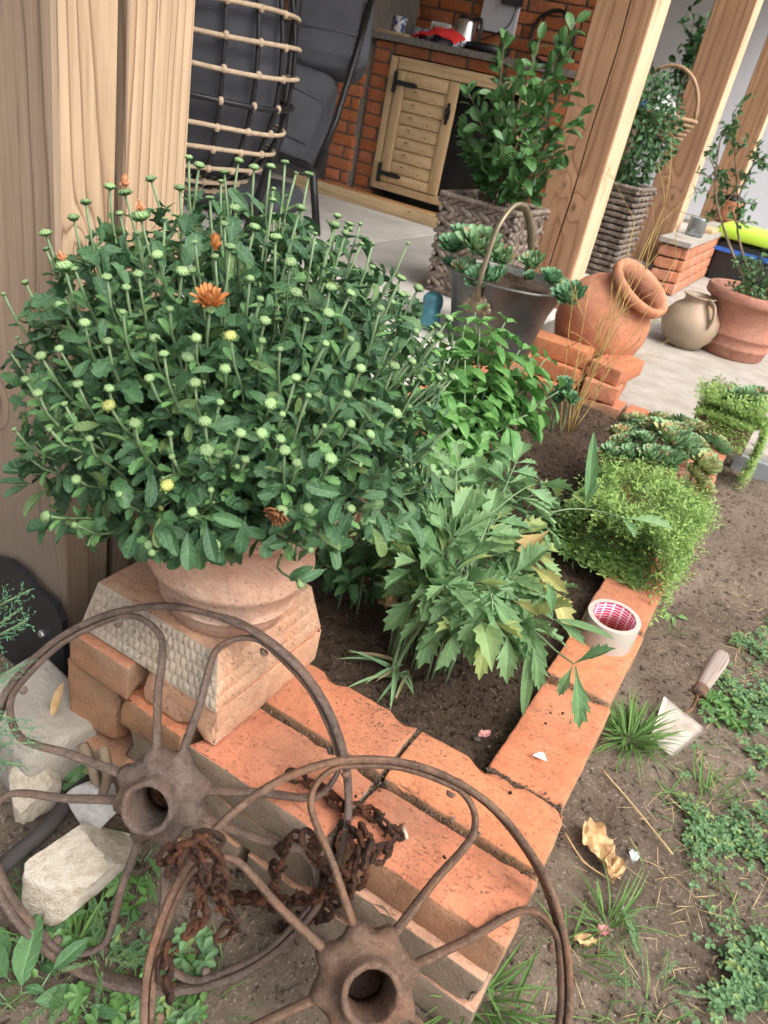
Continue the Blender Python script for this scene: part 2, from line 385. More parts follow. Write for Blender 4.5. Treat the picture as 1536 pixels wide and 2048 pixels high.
def rustmat(name, a, b, c, rough=.85, bump=.6, metal=.1):
    t = NT(name); col = t.ramp(t.noise(22, 7, .7), [(.28, a), (.5, b), (.74, c)])
    col = t.mix(t.m('MULTIPLY', t.ramp(t.noise(190, 4, .7), [(.5, (0, 0, 0)), (.7, (1, 1, 1))]), .5), col, tuple(q * 1.25 for q in c)); col = t.mix(t.m('MULTIPLY', t.ramp(t.noise(75, 4, .7), [(.5, (0, 0, 0)), (.68, (1, 1, 1))]), .6), col, tuple(q * .6 for q in a))
    col = t.mix(t.m('MULTIPLY', t.ramp(t.noise(9, 5, .7), [(.48, (0, 0, 0)), (.68, (1, 1, 1))]), .55), col, (c[0] * 1.1, c[1] * .82, c[2] * .6)); n1 = t.bump(t.noise(90, 7, .8), 1.0, .009); t.bump(t.noise(420, 3, .7), bump, .003, n1)
    return t.done(col, rough, metal, .3)
K = {}
K['soil'] = soilmat('garden_soil', (.09, .069, .051), (.165, .128, .097), (.235, .19, .15))
K['bedsoil'] = soilmat('bed_soil', (.035, .024, .017), (.07, .048, .034), (.12, .085, .06))
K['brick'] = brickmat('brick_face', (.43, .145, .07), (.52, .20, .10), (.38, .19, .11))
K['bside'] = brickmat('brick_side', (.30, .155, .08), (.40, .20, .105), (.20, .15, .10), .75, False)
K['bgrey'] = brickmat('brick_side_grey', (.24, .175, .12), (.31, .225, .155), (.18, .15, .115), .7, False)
K['bpale'] = brickmat('brick_pale', (.50, .26, .155), (.58, .33, .21), (.40, .27, .19), .5)
K['slabgrey'] = brickmat('cast_slab_weathered', (.36, .28, .20), (.43, .35, .265), (.33, .30, .255), .7)
K['slab'] = brickmat('cast_slab', (.45, .245, .15), (.50, .30, .195), (.36, .29, .22), .6)
K['kbrick'] = brickmat('kitchen_brick', (.33, .105, .04), (.44, .15, .06), (.25, .085, .04), .3, False)
K['mortar'] = simple('mortar', (.10, .085, .07), (.16, .14, .12), 20, .95, bump=.3)
K['rust'] = rustmat('rusted_iron', (.105, .077, .064), (.18, .13, .106), (.275, .208, .172))
K['rust2'] = rustmat('rusted_iron_orange', (.125, .08, .058), (.21, .132, .093), (.32, .205, .138))
K['chain'] = rustmat('flaked_rust', (.028, .018, .015), (.065, .036, .026), (.20, .078, .032), .9, 1.0)
K['terra'] = brickmat('terracotta', (.44, .165, .09), (.50, .21, .12), (.52, .28, .19), .4, False)
K['terrapot'] = brickmat('terracotta_dusty', (.55, .30, .19), (.62, .375, .255), (.60, .46, .36), .6, False)
K['terradark'] = brickmat('terracotta_pot', (.32, .135, .085), (.40, .18, .12), (.36, .23, .17), .5, False)
K['jug'] = simple('glazed_clay', (.22, .17, .12), (.30, .235, .165), 7, .45, c=(.38, .22, .13))
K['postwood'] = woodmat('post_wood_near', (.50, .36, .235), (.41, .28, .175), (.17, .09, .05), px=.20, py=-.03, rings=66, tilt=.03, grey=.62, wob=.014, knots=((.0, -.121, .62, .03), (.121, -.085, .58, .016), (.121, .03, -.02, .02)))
K['postgrey'] = woodmat('post_wood_greyer', (.36, .265, .185), (.30, .215, .15), (.14, .09, .058), px=.02, py=-.34, rings=60, tilt=.05, grey=.72, wob=.02, knots=((-.03, -.12, .30, .02),))  # greyer, darker wood for the near post's faces except the right
K['navy'] = simple('navy_fabric', (.042, .043, .05), (.062, .063, .071), 6, .95, bump=.4, bscale=420, spec=.1)
K['postwood2'] = woodmat('post_wood_far', (.43, .25, .145), (.37, .205, .115), (.22, .11, .058), px=.02, py=-.30, rings=60, tilt=.02, wob=.008, knots=((-.03, -.12, .60, .026), (.035, -.12, .52, .03), (-.05, -.12, .86, .022)))
K['postlight'] = woodmat('post_wood_pale', (.72, .54, .36), (.66, .47, .30), (.50, .33, .19), px=.4, rings=40)  # paler wood for the right faces of the far posts
K['pine'] = woodmat('pine_board', (.60, .43, .24), (.55, .385, .205), (.44, .28, .14), px=.1, py=.2, rings=26, ax=2, rough=.5, wob=.004)
K['pineh'] = woodmat('pine_board_flat', (.64, .47, .27), (.60, .425, .235), (.48, .31, .155), px=.1, py=.12, rings=24, ax=0, rough=.5, wob=.004, knots=((-.07, -.01, .012, .014), (.06, -.01, -.012, .012)))
K['oak'] = woodmat('step_wood', (.50, .27, .12), (.44, .22, .09), (.32, .15, .06), px=.0, py=.3, rings=26, ax=0, rough=.5, wob=.006)
K['granite'] = simple('granite_slab', (.05, .045, .04), (.14, .125, .11), 50, .35, c=(.24, .20, .16))
K['black'] = simple('black_metal', (.012, .012, .013), (.02, .02, .021), 20, .45, .4)
K['blackp'] = simple('black_plastic', (.012, .013, .015), (.02, .021, .024), 10, .4)
K['fabric'] = simple('grey_fabric', (.066, .068, .078), (.095, .097, .107), 6, .95, bump=.4, bscale=420, spec=.1)
K['rope'] = simple('tan_rope', (.30, .215, .14), (.44, .34, .235), 40, .8, bump=.5, bscale=160)
K['wicker'] = simple('dark_wicker', (.06, .045, .035), (.15, .115, .09), 30, .5, c=(.30, .24, .185), bump=.6, bscale=120)
K['wickerl'] = simple('willow', (.25, .15, .08), (.36, .23, .12), 18, .6)
K['pewter'] = simple('aged_pewter', (.07, .072, .066), (.13, .13, .12), 6, .5, .7, c=(.19, .19, .17), bump=.15, bscale=30)
K['brass'] = simple('aged_brass', (.17, .135, .085), (.30, .25, .165), 14, .5, .6, bump=.2)
K['concrete'] = simple('concrete', (.25, .22, .185), (.33, .30, .26), 9, .9, c=(.40, .37, .33), bump=.9, bscale=30)
K['patio'] = simple('patio_concrete', (.33, .31, .285), (.44, .415, .385), 4.5, .75, c=(.50, .475, .445), bump=.5, bscale=60)
K['blockc'] = simple('old_concrete', (.21, .19, .16), (.30, .27, .23), 8, .95, c=(.36, .33, .29), bump=.8, bscale=60, dist=.006)
K['wall'] = simple('grey_render', (.56, .57, .61), (.60, .61, .65), 2, .9, bump=.1, bscale=120)
K['ceil'] = simple('roof_board', (.48, .36, .25), (.54, .42, .30), 6, .8)
K['lime'] = simple('limestone', (.30, .24, .16), (.50, .44, .35), 14, .85, c=(.58, .54, .47), bump=1.0, bscale=50, dist=.006)
K['limew'] = simple('white_quartz', (.42, .40, .37), (.60, .58, .55), 14, .6, c=(.66, .65, .63), bump=1.0, bscale=45, dist=.006)
K['tapebody'] = simple('packing_tape', (.38, .35, .30), (.45, .42, .37), 3, .25)
K['card'] = simple('cardboard', (.42, .33, .24), (.5, .4, .3), 30, .9)
K['steel'] = simple('worn_steel', (.42, .37, .31), (.53, .48, .42), 10, .55, .25, c=(.30, .20, .13), bump=.1)
K['handle'] = woodmat('worn_handle', (.40, .33, .29), (.33, .26, .225), (.19, .14, .115), px=.0, py=.02, rings=150, ax=1)
K['red'] = simple('red_cloth', (.50, .015, .015), (.60, .03, .025), 20, .9)
K['white'] = simple('white_paper', (.72, .72, .72), (.78, .78, .78), 4, .8)
K['kettle'] = simple('brushed_steel', (.45, .45, .45), (.55, .55, .55), 3, .25, .9)
K['limebin'] = simple('lime_plastic', (.42, .68, .05), (.46, .72, .07), 3, .45)
K['greenpole'] = simple('green_paint', (.012, .06, .04), (.016, .075, .05), 8, .5)
K['lawn'] = simple('lawn_grass', (.07, .17, .045), (.12, .25, .07), 30, .9)
K['bluep'] = simple('blue_plastic', (.02, .11, .45), (.03, .14, .5), 5, .5)
K['teal'] = simple('teal_plastic', (.03, .13, .16), (.06, .20, .25), 25, .3, bump=.8, bscale=40, dist=.01)
K['dryleaf'] = simple('dry_leaf', (.38, .22, .09), (.55, .38, .19), 30, .8, c=(.25, .12, .05))
K['straw'] = simple('dry_straw', (.45, .32, .15), (.55, .42, .22), 30, .8)
K['twig'] = simple('golden_twig', (.33, .22, .07), (.42, .30, .10), 12, .8)
K['bark'] = simple('twig_bark', (.13, .09, .06), (.20, .15, .10), 30, .9, bump=.4)
K['rosette_soil'] = K['bedsoil']
K['galv'] = simple('galvanised_grate', (.34, .37, .42), (.44, .47, .52), 8, .4, .6)
K['pink'] = simple('pink_petal', (.38, .16, .15), (.46, .22, .2), 20, .7)
K['glassbit'] = simple('frosted_glass_chip', (.52, .60, .58), (.6, .67, .65), 9, .25)
K['cabinet_dark'] = simple('cavity_shade', (.008, .007, .007), (.012, .011, .01), 4, .95)  # near-black: shade inside the cabinet and grate pit put into the colour
# foliage
K['mum'] = leafmat('mum_leaf', (.012, .046, .020), (.055, .13, .050), .38, .16, .5, yellow=(.13, .19, .055), yfrac=.05)
K['mumy'] = leafmat('mum_young_leaf', (.06, .15, .05), (.11, .23, .075), .45, .22)
K['mumstem'] = simple('mum_stem', (.10, .165, .075), (.17, .245, .12), 20, .6)
def budmat(name, low, high):
    t = NT(name); z = t.sep(t.co)[2]; t.shifted(); f_ = t.m('ADD', t.m('MULTIPLY', z, .8), t.m('MULTIPLY', t.noise(5, 3, .7), .75))
    col = t.ramp(f_, [(.15, low), (.45, tuple((a + b) / 2 for a, b in zip(low, high))), (.85, high)]); hv = t.n('ShaderNodeHueSaturation'); t.l(col, hv.inputs['Color']); t.l(t.m('ADD', t.m('MULTIPLY', t.rand, .5), .75), hv.inputs['Value'])
    sp3 = t.sep(t.co); an = t.m('ARCTAN2', sp3[1], sp3[0]); tw = t.m('ADD', t.m('MULTIPLY', an, 5.5), t.m('MULTIPLY', z, 3.0)); seam = t.m('POWER', t.m('ABSOLUTE', t.m('COSINE', tw)), 7.0)
    cc = t.mix(t.m('MULTIPLY', seam, .5), hv.outputs[0], tuple(q * .7 for q in low)); n1 = t.bump(seam, .6, .002); n1.node.invert = True; t.bump(t.noise(7, 3, .7), .5, .0015, n1); return t.done(cc, .5)
K['bud'] = budmat('mum_bud', (.05, .15, .04), (.29, .42, .185)); K['budy'] = budmat('mum_bud_opening', (.10, .20, .045), (.42, .43, .13))
K['petal'] = simple('orange_petal', (.42, .15, .035), (.52, .235, .085), 90, .6)
K['witherp'] = simple('withered_petal', (.14, .055, .02), (.26, .11, .035), 90, .8)
K['petalp'] = simple('peach_petal', (.55, .24, .11), (.60, .30, .16), 60, .6)
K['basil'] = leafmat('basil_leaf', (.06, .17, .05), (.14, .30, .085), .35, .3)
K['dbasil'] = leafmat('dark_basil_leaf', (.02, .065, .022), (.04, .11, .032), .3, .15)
K['lovage'] = leafmat('lovage_leaf', (.065, .165, .062), (.175, .295, .13), .42, .3, yellow=(.30, .34, .10), yfrac=.04)
K['yleaf'] = leafmat('yellowed_leaf', (.22, .27, .08), (.36, .34, .13), .6, .3, yellow=(.38, .24, .10), yfrac=.3)
K['shrub'] = leafmat('shrub_leaf', (.022, .075, .022), (.06, .15, .04), .28, .15, .5)
K['box'] = leafmat('box_leaf', (.03, .085, .03), (.075, .17, .06), .4, .18)
K['boxd'] = leafmat('box_dark_leaf', (.02, .06, .022), (.05, .125, .042), .4, .15)
K['semp'] = leafmat('houseleek_leaf', (.12, .23, .105), (.21, .34, .17), .5, .12, yellow=(.30, .12, .07), yfrac=.05)
K['sempd'] = leafmat('houseleek_dark_leaf', (.07, .17, .085), (.13, .26, .13), .45, .1)
K['sempy'] = leafmat('houseleek_sunned_leaf', (.22, .30, .13), (.36, .36, .17), .5, .12, yellow=(.40, .17, .08), yfrac=.12)
K['sedum'] = leafmat('sedum_leaf', (.15, .27, .065), (.29, .42, .12), .5, .25)
K['sedumd'] = leafmat('sedum_dark_leaf', (.08, .17, .05), (.17, .29, .085), .5, .2)
K['clover'] = leafmat('clover_leaf', (.05, .12, .05), (.13, .24, .10), .55, .25, yellow=(.22, .26, .07), yfrac=.1)
K['grass'] = leafmat('grass_blade', (.06, .145, .035), (.15, .27, .075), .5, .3)
K['weed'] = leafmat('weed_leaf', (.04, .115, .028), (.095, .20, .05), .5, .25)
K['broad'] = leafmat('broad_weed_leaf', (.035, .10, .035), (.08, .17, .065), .45, .2, bscale=40)
K['juniper'] = leafmat('juniper_scale', (.06, .18, .10), (.12, .28, .14), .6, .2)
# ------------------------------------------------------------------ setting
def sstep(a, b, x): t = max(0.0, min(1.0, (x - a) / (b - a))); return t * t * (3 - 2 * t)
def GZ(x, y):
    z = -.205 + .10 * sstep(.9, 2.2, y) - .02 * sstep(-.3, -.8, x) - .048 * sstep(-.30, -.40, y) * sstep(.08, -.06, x)
    z += .012 * noise.noise((x * 4, y * 4, 0)) + .009 * noise.noise((x * 14, y * 14, 3)) + .005 * noise.noise((x * 45, y * 45, 7))
    if y > 2.0: z -= .05 * sstep(2.0, 2.3, y)
    if x > 2 or x < -1.3 or y < -1.5: z -= .02
    return z
def axis(lo, hi, step, far):
    a = [lo + (hi - lo) * i / int((hi - lo) / step) for i in range(int((hi - lo) / step) + 1)]
    g = [.05, .15, .4, 1, 2.5, 6, 15, 40, far]; return [lo - q for q in reversed(g)] + a + [hi + q for q in g]
xs, ys = axis(-1.2, .95, .0105, 120), axis(-.75, 2.45, .0125, 120)
gv = [(x, y, GZ(x, y)) for y in ys for x in xs]; nx = len(xs)
gf = [(j * nx + i, j * nx + i + 1, (j + 1) * nx + i + 1, (j + 1) * nx + i) for j in range(len(ys) - 1) for i in range(nx - 1)]
tag(link('ground', mesh('ground', gv, gf, [K['soil']])), kind='structure')
def BZ(x, y):
    z = -.040 + .012 * noise.noise((x * 6, y * 6, 1)) + .010 * noise.noise((x * 19, y * 19, 4)) + .006 * noise.noise((x * 55, y * 55, 9))
    return z - .02 * max(0, noise.noise((x * 3 + 5, y * 3, 2)))
bx = [-.835 + .72 * i / 76 for i in range(77)]; by = [-.01 + 1.9 * i / 170 for i in range(171)]
bvv = [(x, y, BZ(x, y)) for y in by for x in bx]
bff = [(j * 77 + i, j * 77 + i + 1, (j + 1) * 77 + i + 1, (j + 1) * 77 + i) for j in range(170) for i in range(76)]
tag(link('bed_soil', mesh('bed_soil', bvv, bff, [K['bedsoil']])), kind='structure')
def slab(name, lo, hi, mat, r=.01, amp=.001, step=.3, **k):
    c = [(a + b) / 2 for a, b in zip(lo, hi)]; s = [b - a for a, b in zip(lo, hi)]
    o = link(name, rbox_mesh(name, s, [mat], r=r, amp=amp, step=step, freq=3), world=Matrix.Translation(c)); return o
pf = tag(slab('patio_floor', (-8, .12, -.3), (-.94, 9.5, .074), K['mortar']), kind='structure')
pm_ = rbox_mesh('paving_slab', (1.17, 1.17, .04), [K['patio']], r=.004, step=.3, amp=.0006, freq=4)
for i in range(6):
    for j in range(8): link('paving_slab', pm_, pf, world=Matrix.Translation((-1.528 - i * 1.175, .71 + j * 1.175, .0605)))
tag(slab('yard_concrete', (-.935, 2.06, -.3), (3.2, 9.4, -.03), K['concrete'], r=.015, amp=.006, step=.09), kind='structure')
tag(slab('patio_roof', (-8, -.9, 2.55), (-.75, 9.5, 2.7), K['ceil']), kind='structure')
tag(slab('lawn', (-6, 9.6, -.2), (14, 60, -.02), K['lawn']), kind='structure')
hw = thing('house_wall', (-1.9, 8.6, 0), 'pale grey rendered house wall behind the timber posts', 'wall')
MB().box((-3.2, 8.6, -.2), (-.62, 8.8, 2.6)).build('wall_face', K['wall'], hw, False)
MB().box((-3.2, 8.585, -.15), (-.61, 8.5995, .12)).build('plinth', K['blockc'], hw, False)

# crumbs of soil: nobody could count them
octa = (np.array([(1,0,0),(-1,0,0),(0,1,0),(0,-1,0),(0,0,.7),(0,0,-.7)], float), [(0,2,4),(2,1,4),(1,3,4),(3,0,4),(2,0,5),(1,2,5),(3,1,5),(0,3,5)])
def octvar(s):
    v = octa[0].copy(); v *= np.random.default_rng(s).uniform(.6, 1.3, v.shape); return (v, octa[1])
OV = [octvar(i) for i in range(8)]
def rotm(p, s): return Matrix.Translation(p) @ Matrix.Rotation(random.uniform(0, 6.28), 4, rv() + Vector((0, 0, .01))) @ Matrix.Scale(s, 4)
pl = []
for _ in range(13000):
    x, y = random.uniform(-.95, .9), random.uniform(-.7, 2.3)
    if -.85 < x < .0 and -.27 < y < 2.05: continue
    pl.append((random.randrange(8), rotm((x, y, GZ(x, y)), random.choice((.0015, .002, .003, .0025, .005)) * random.uniform(.6, 1.3))))
tag(joined('soil_crumbs', OV, pl, K['soil']), 'fine brown crumbs of garden soil', 'soil')
pl = []
for _ in range(8000):
    x, y = random.uniform(-.82, -.13), random.uniform(0, 1.86)
    pl.append((random.randrange(8), rotm((x, y, BZ(x, y)), random.choice((.002, .003, .004, .006)) * random.uniform(.6, 1.3))))
tag(joined('bed_soil_crumbs', OV, pl, K['bedsoil']), 'dark crumbs of damp soil inside the brick bed', 'soil')

# ------------------------------------------------------------------ brick bed
BM = {}
def brick_data(size, mats, i, key):
    k = (size, key, i)
    if k not in BM:
        BM[k] = auto(rbox_mesh('brick', size, mats, r=.0042, step=.016, amp=.0016, freq=60, seed=i * 7 + len(BM), chips=9 + i * 3), 50)
    return BM[k]
def brick(parent, lo, hi, mats=('brick', 'bside'), rot=0.0, tilt=0.0, name='brick'):
    s = tuple(round(b - a, 3) for a, b in zip(lo, hi)); c = Vector([(a + b) / 2 for a, b in zip(lo, hi)])
    ms = [K[m] for m in mats]; me = brick_data(s, ms, random.randrange(3), mats)
    w = Matrix.Translation(c) @ Matrix.Rotation(rot + random.uniform(-.008, .008), 4, 'Z') @ Matrix.Rotation(tilt + random.uniform(-.006, .006), 4, 'X')
    if random.random() < .5: w = w @ Matrix.Rotation(PI, 4, 'Z')
    return link(name, me, parent, world=w)
bed = thing('raised_bed_wall', (-.4, .8, -.2), 'low wall of loose orange bricks framing the planting bed', 'wall')
H = .065
brick(bed, (-.250, -.122, -H), (0, 0, 0)); brick(bed, (-.252, -.243, -H - .004), (.002, -.131, -.006), ('brick', 'bside'))
brick(bed, (-.498, -.116, -H), (-.258, .004, -.002)); brick(bed, (-.503, -.258, -H), (-.257, -.130, -.004), ('brick', 'bgrey'))
brick(bed, (-.75, -.116, -H), (-.506, .004, -.002)); brick(bed, (-.646, -.252, -H), (-.520, -.13, -.003), ('brick', 'bside'), -.03)
for c in range(1, 4):        # lower courses of the front
    z1 = -c * .070; out = .004 * c + .004; x = .002 - (.0 if c % 2 else .13)
    if c % 2 == 0: brick(bed, (-.126, -.243 - out, z1 - H), (.001, -.125, z1), ('bpale', 'bgrey'))
    while x > -.40:
        x0 = max(x - .25, -.76); brick(bed, (x0, -.245 - out - random.uniform(0, .004), z1 - H), (x - .007, -.125, z1), ('bpale', 'bgrey' if random.random() < .75 else 'bside')); x -= .257
    brick(bed, (-.76, -.12, z1 - H), (-.51, -.0, z1)); brick(bed, (-.5, -.12, z1 - H), (-.26, -.0, z1)); brick(bed, (-.25, -.12, z1 - H), (0, -.0, z1))
# upright bricks at the left end under the pedestal
brick(bed, (-.768, -.246, -.128), (-.662, -.125, -.004), ('bside', 'bside'), .05); brick(bed, (-.640, -.244, -.138), (-.518, -.13, -.072), ('bside', 'bgrey')); brick(bed, (-.768, -.262, -.262), (-.53, -.125, -.142), ('bside', 'bgrey'))
y = .010
k = 0
while y < 1.86:              # right side wall
    L = random.uniform(.246, .262) if k else .268; dx = -.018 * y
    dx = -.016 * y
    brick(bed, (-.134 + dx, y, -H), (-.010 + dx, y + L, random.choice((0, -.003, -.006))))
    brick(bed, (-.132 + dx, y - .1, -.135), (-.013 + dx, y + L - .11, -.072)); brick(bed, (-.132 + dx, y - .01, -.205), (-.013 + dx, y + L - .02, -.142))
    y += L + .008; k += 1
y = .02
while y < 1.95:              # left side wall, next to the patio
    brick(bed, (-.936, y, -.005), (-.818, y + .25, .062)); brick(bed, (-.93, y + .1, -.075), (-.82, y + .345, -.009)); y += .257
x = -.16
for x0, x1 in ((-.42, -.17), (-.675, -.43)):
    brick(bed, (x0, 1.90, -H - .01), (x1, 2.02, -.012)); brick(bed, (x0 + .05, 1.90, -.14), (x1 + .05, 2.02, -.078))
brick(bed, (-.93, 1.90, -H), (-.685, 2.02, -.005))
# little cracks of debris on the brick tops
pl = []
for _ in range(330):
    x, y = random.gauss(-.27, .055), random.gauss(-.02, .03)
    if y > -.004: y = -.008 - random.random() * .03
    if random.random() < .35: x, y = random.uniform(-.5, 0), random.uniform(-.24, 0)
    if random.random() < .15: x, y = random.uniform(-.13, -.02), random.uniform(0, .5)
    if -.262 < x < -.248: continue
    pl.append((random.randrange(8), rotm((x, y, .0005), random.uniform(.0007, .0019))))
for _ in range(900):           # dirt caught in the joints
    q = random.random()
    if q < .35: x, y, z = random.uniform(-.5, 0), random.gauss(-.1265, .004), -.006
    elif q < .55: x, y, z = random.gauss(-.254, .004), random.uniform(-.25, 0), -.006
    elif q < .75: x, y, z = random.uniform(-.135, -.01), random.gauss(.004, .003), -.004
    else: x, y, z = random.uniform(-.14, -.02), random.choice((.282, .538, .795)) + random.gauss(0, .005), -.004
    pl.append((random.randrange(8), rotm((x, y, z + random.uniform(-.006, .003)), random.uniform(.001, .003))))
tag(joined('brick_top_grit', OV, pl, K['soil']), 'scattered dark grit lying on the brick tops', 'grit')

# ------------------------------------------------------------------ pedestal: two bricks and a patterned slab, each can be lifted off
for lo, hi, lab, mt in (((-.752, -.256, .0), (-.628, -.004, .064), 'tan brick under the left half of the patterned slab', ('brick', 'bside')),
                        ((-.612, -.240, .0), (-.470, .018, .068), 'wide orange brick under the right half of the patterned slab', ('brick', 'bpale'))):
    b = brick(None, lo, hi, mt, name='pedestal_brick'); tag(b, lab, 'brick')
sl = thing('patterned_slab', (-.607, -.113, .066), 'cast stone slab with woven basket pattern under the flower pot', 'slab')
x0, x1, y0, y1, z0, z1 = -.742, -.472, -.243, .016, .067, .142
def quadgrid(mb, a, b, c, d, nu, nv, fn):
    a, b, c, d = map(Vector, (a, b, c, d)); n_ = (b - a).cross(d - a).normalized(); v = []
    for j in range(nv + 1):
        for i in range(nu + 1):
            s, t = i / nu, j / nv; p = (a * (1 - s) + b * s) * (1 - t) + (d * (1 - s) + c * s) * t; v.append(p + n_ * fn(s, t, p))
    mb.add(v, [(j * (nu + 1) + i, j * (nu + 1) + i + 1, (j + 1) * (nu + 1) + i + 1, (j + 1) * (nu + 1) + i) for j in range(nv) for i in range(nu)])
mb = MB(); ins = .029; tz = z1
ta, tb, tc, td = (x0 + .006, y0 + ins, tz), (x1 - ins, y0 + ins, tz), (x1 - ins, y1 - .004, tz), (x0 + .006, y1 - .004, tz)
def weave(s, t, p):
    U_ = s * 22; row = int(t * 5.0 - 1e-6); v_ = t * 5 - row; u_ = (U_ + (row % 2) * .5) % 1
    e = .004 * noise.noise(p * 30); k_ = min(1, 12 * t, 14 * (1 - t), 30 * s, 30 * (1 - s))
    return k_ * .0024 * (math.sin(PI * u_) ** .5) * (math.sin(PI * min(max(v_, 0), 1)) ** .5) - k_ * .002 * u_ + e * .25 * k_
def rope(s, t, p):
    row = int(t * 3.999); v_ = t * 4 - row; q = (s * 26 + v_ * 1.1) % 1
    k_ = min(1, 12 * t, 14 * (1 - t), 30 * s, 30 * (1 - s))
    return k_ * (.005 * math.sin(PI * min(max(v_, 0), 1)) ** .6 * (.55 + .45 * math.sin(2 * PI * q)) + .001 * noise.noise(p * 30))
flat = lambda s, t, p: min(1, 10 * s, 10 * t, 10 * (1 - s), 10 * (1 - t)) * (.0014 * noise.noise(p * 60) + .002 * noise.noise(p * 18))
quadgrid(mb, ta, tb, tc, td, 40, 40, flat)
mf = MB(); quadgrid(mf, (x0, y0, z0 + .004), (x1, y0, z0 + .004), tb, ta, 150, 44, weave); mf.build('woven_front', K['slabgrey'], sl)
quadgrid(mb, (x1, y0, z0 + .004), (x1, y1, z0 + .004), tc, tb, 180, 44, rope)
quadgrid(mb, (x1, y1, z0), (x0, y1, z0), td, tc, 8, 4, flat); quadgrid(mb, (x0, y1, z0), (x0, y0, z0), ta, td, 8, 4, flat)
mb.build('slab_body', K['slab'], sl)

# ------------------------------------------------------------------ timber posts
def post(c, w, zb, zt, mat, matr, label, groove=None, crack=None, group='timber posts of the patio'):
    t = thing('timber_post', (c[0], c[1], zb), label, 'post', group)
    mb = MB(); hx, hy = w[0] / 2, w[1] / 2; n = 60; r = .006; secs = []
    for i in range(n + 1):
        z = zb + (zt - zb) * i / n
        p = [(-hx + r, -hy), (-hx, -hy + r), (-hx, hy - r), (-hx + r, hy), (hx - r, hy), (hx, hy - r)]
        if groove is not None:
            g = groove + .004 * math.sin(z * 1.4) + .002 * noise.noise((z * 3, 1, 0)); gw = .0105 + .002 * noise.noise((z * 2, 5, 0))
            p += [(hx, g + gw), (hx - .003, g + gw * .8), (hx - .06, g + gw * .6), (hx - .06, g - gw * .6), (hx - .003, g - gw * .8), (hx, g - gw)]
        p += [(hx, -hy + r), (hx - r, -hy)]
        if crack is not None:
            g = crack + .018 * noise.noise((z * 2.3, 9, 0)) + .028 * (z - .5) * .4; gw = .0035 + .004 * max(0, noise.noise((z * 3, 2, 0)))
            p += [(g + gw, -hy), (g + gw * .5, -hy + .04), (g - gw * .5, -hy + .04), (g - gw, -hy)]
        secs.append([(a, b, z) for a, b in p])
    k = len(secs[0]); v = [q for s_ in secs for q in s_]; f = []; m = []
    for i in range(n):
        for j in range(k):
            a, b = secs[i][j], secs[i][(j + 1) % k]; f.append((i * k + (j + 1) % k, i * k + j, (i + 1) * k + j, (i + 1) * k + (j + 1) % k))
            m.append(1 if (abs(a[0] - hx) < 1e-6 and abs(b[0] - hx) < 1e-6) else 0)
    f.append(tuple(range(n * k, n * k + k))[::-1]); m.append(0)
    mb.v = v; mb.f = f; mb.m = m
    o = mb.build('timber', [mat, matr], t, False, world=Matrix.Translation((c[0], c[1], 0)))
    return t
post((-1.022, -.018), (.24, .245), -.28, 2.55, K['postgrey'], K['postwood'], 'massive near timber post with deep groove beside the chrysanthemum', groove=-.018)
post((-1.09, 2.82), (.24, .22), .08, 2.55, K['postwood2'], K['postlight'], 'knotty brown timber post with long crack behind the metal bucket', crack=.01)
post((-1.10, 5.02), (.24, .22), .08, 2.55, K['postwood2'], K['postlight'], 'timber post with two small knots behind the tilted clay urn')
post((-1.08, 7.35), (.24, .22), .08, 2.55, K['postwood2'], K['postlight'], 'farthest timber post, at the right edge near the lime bin')
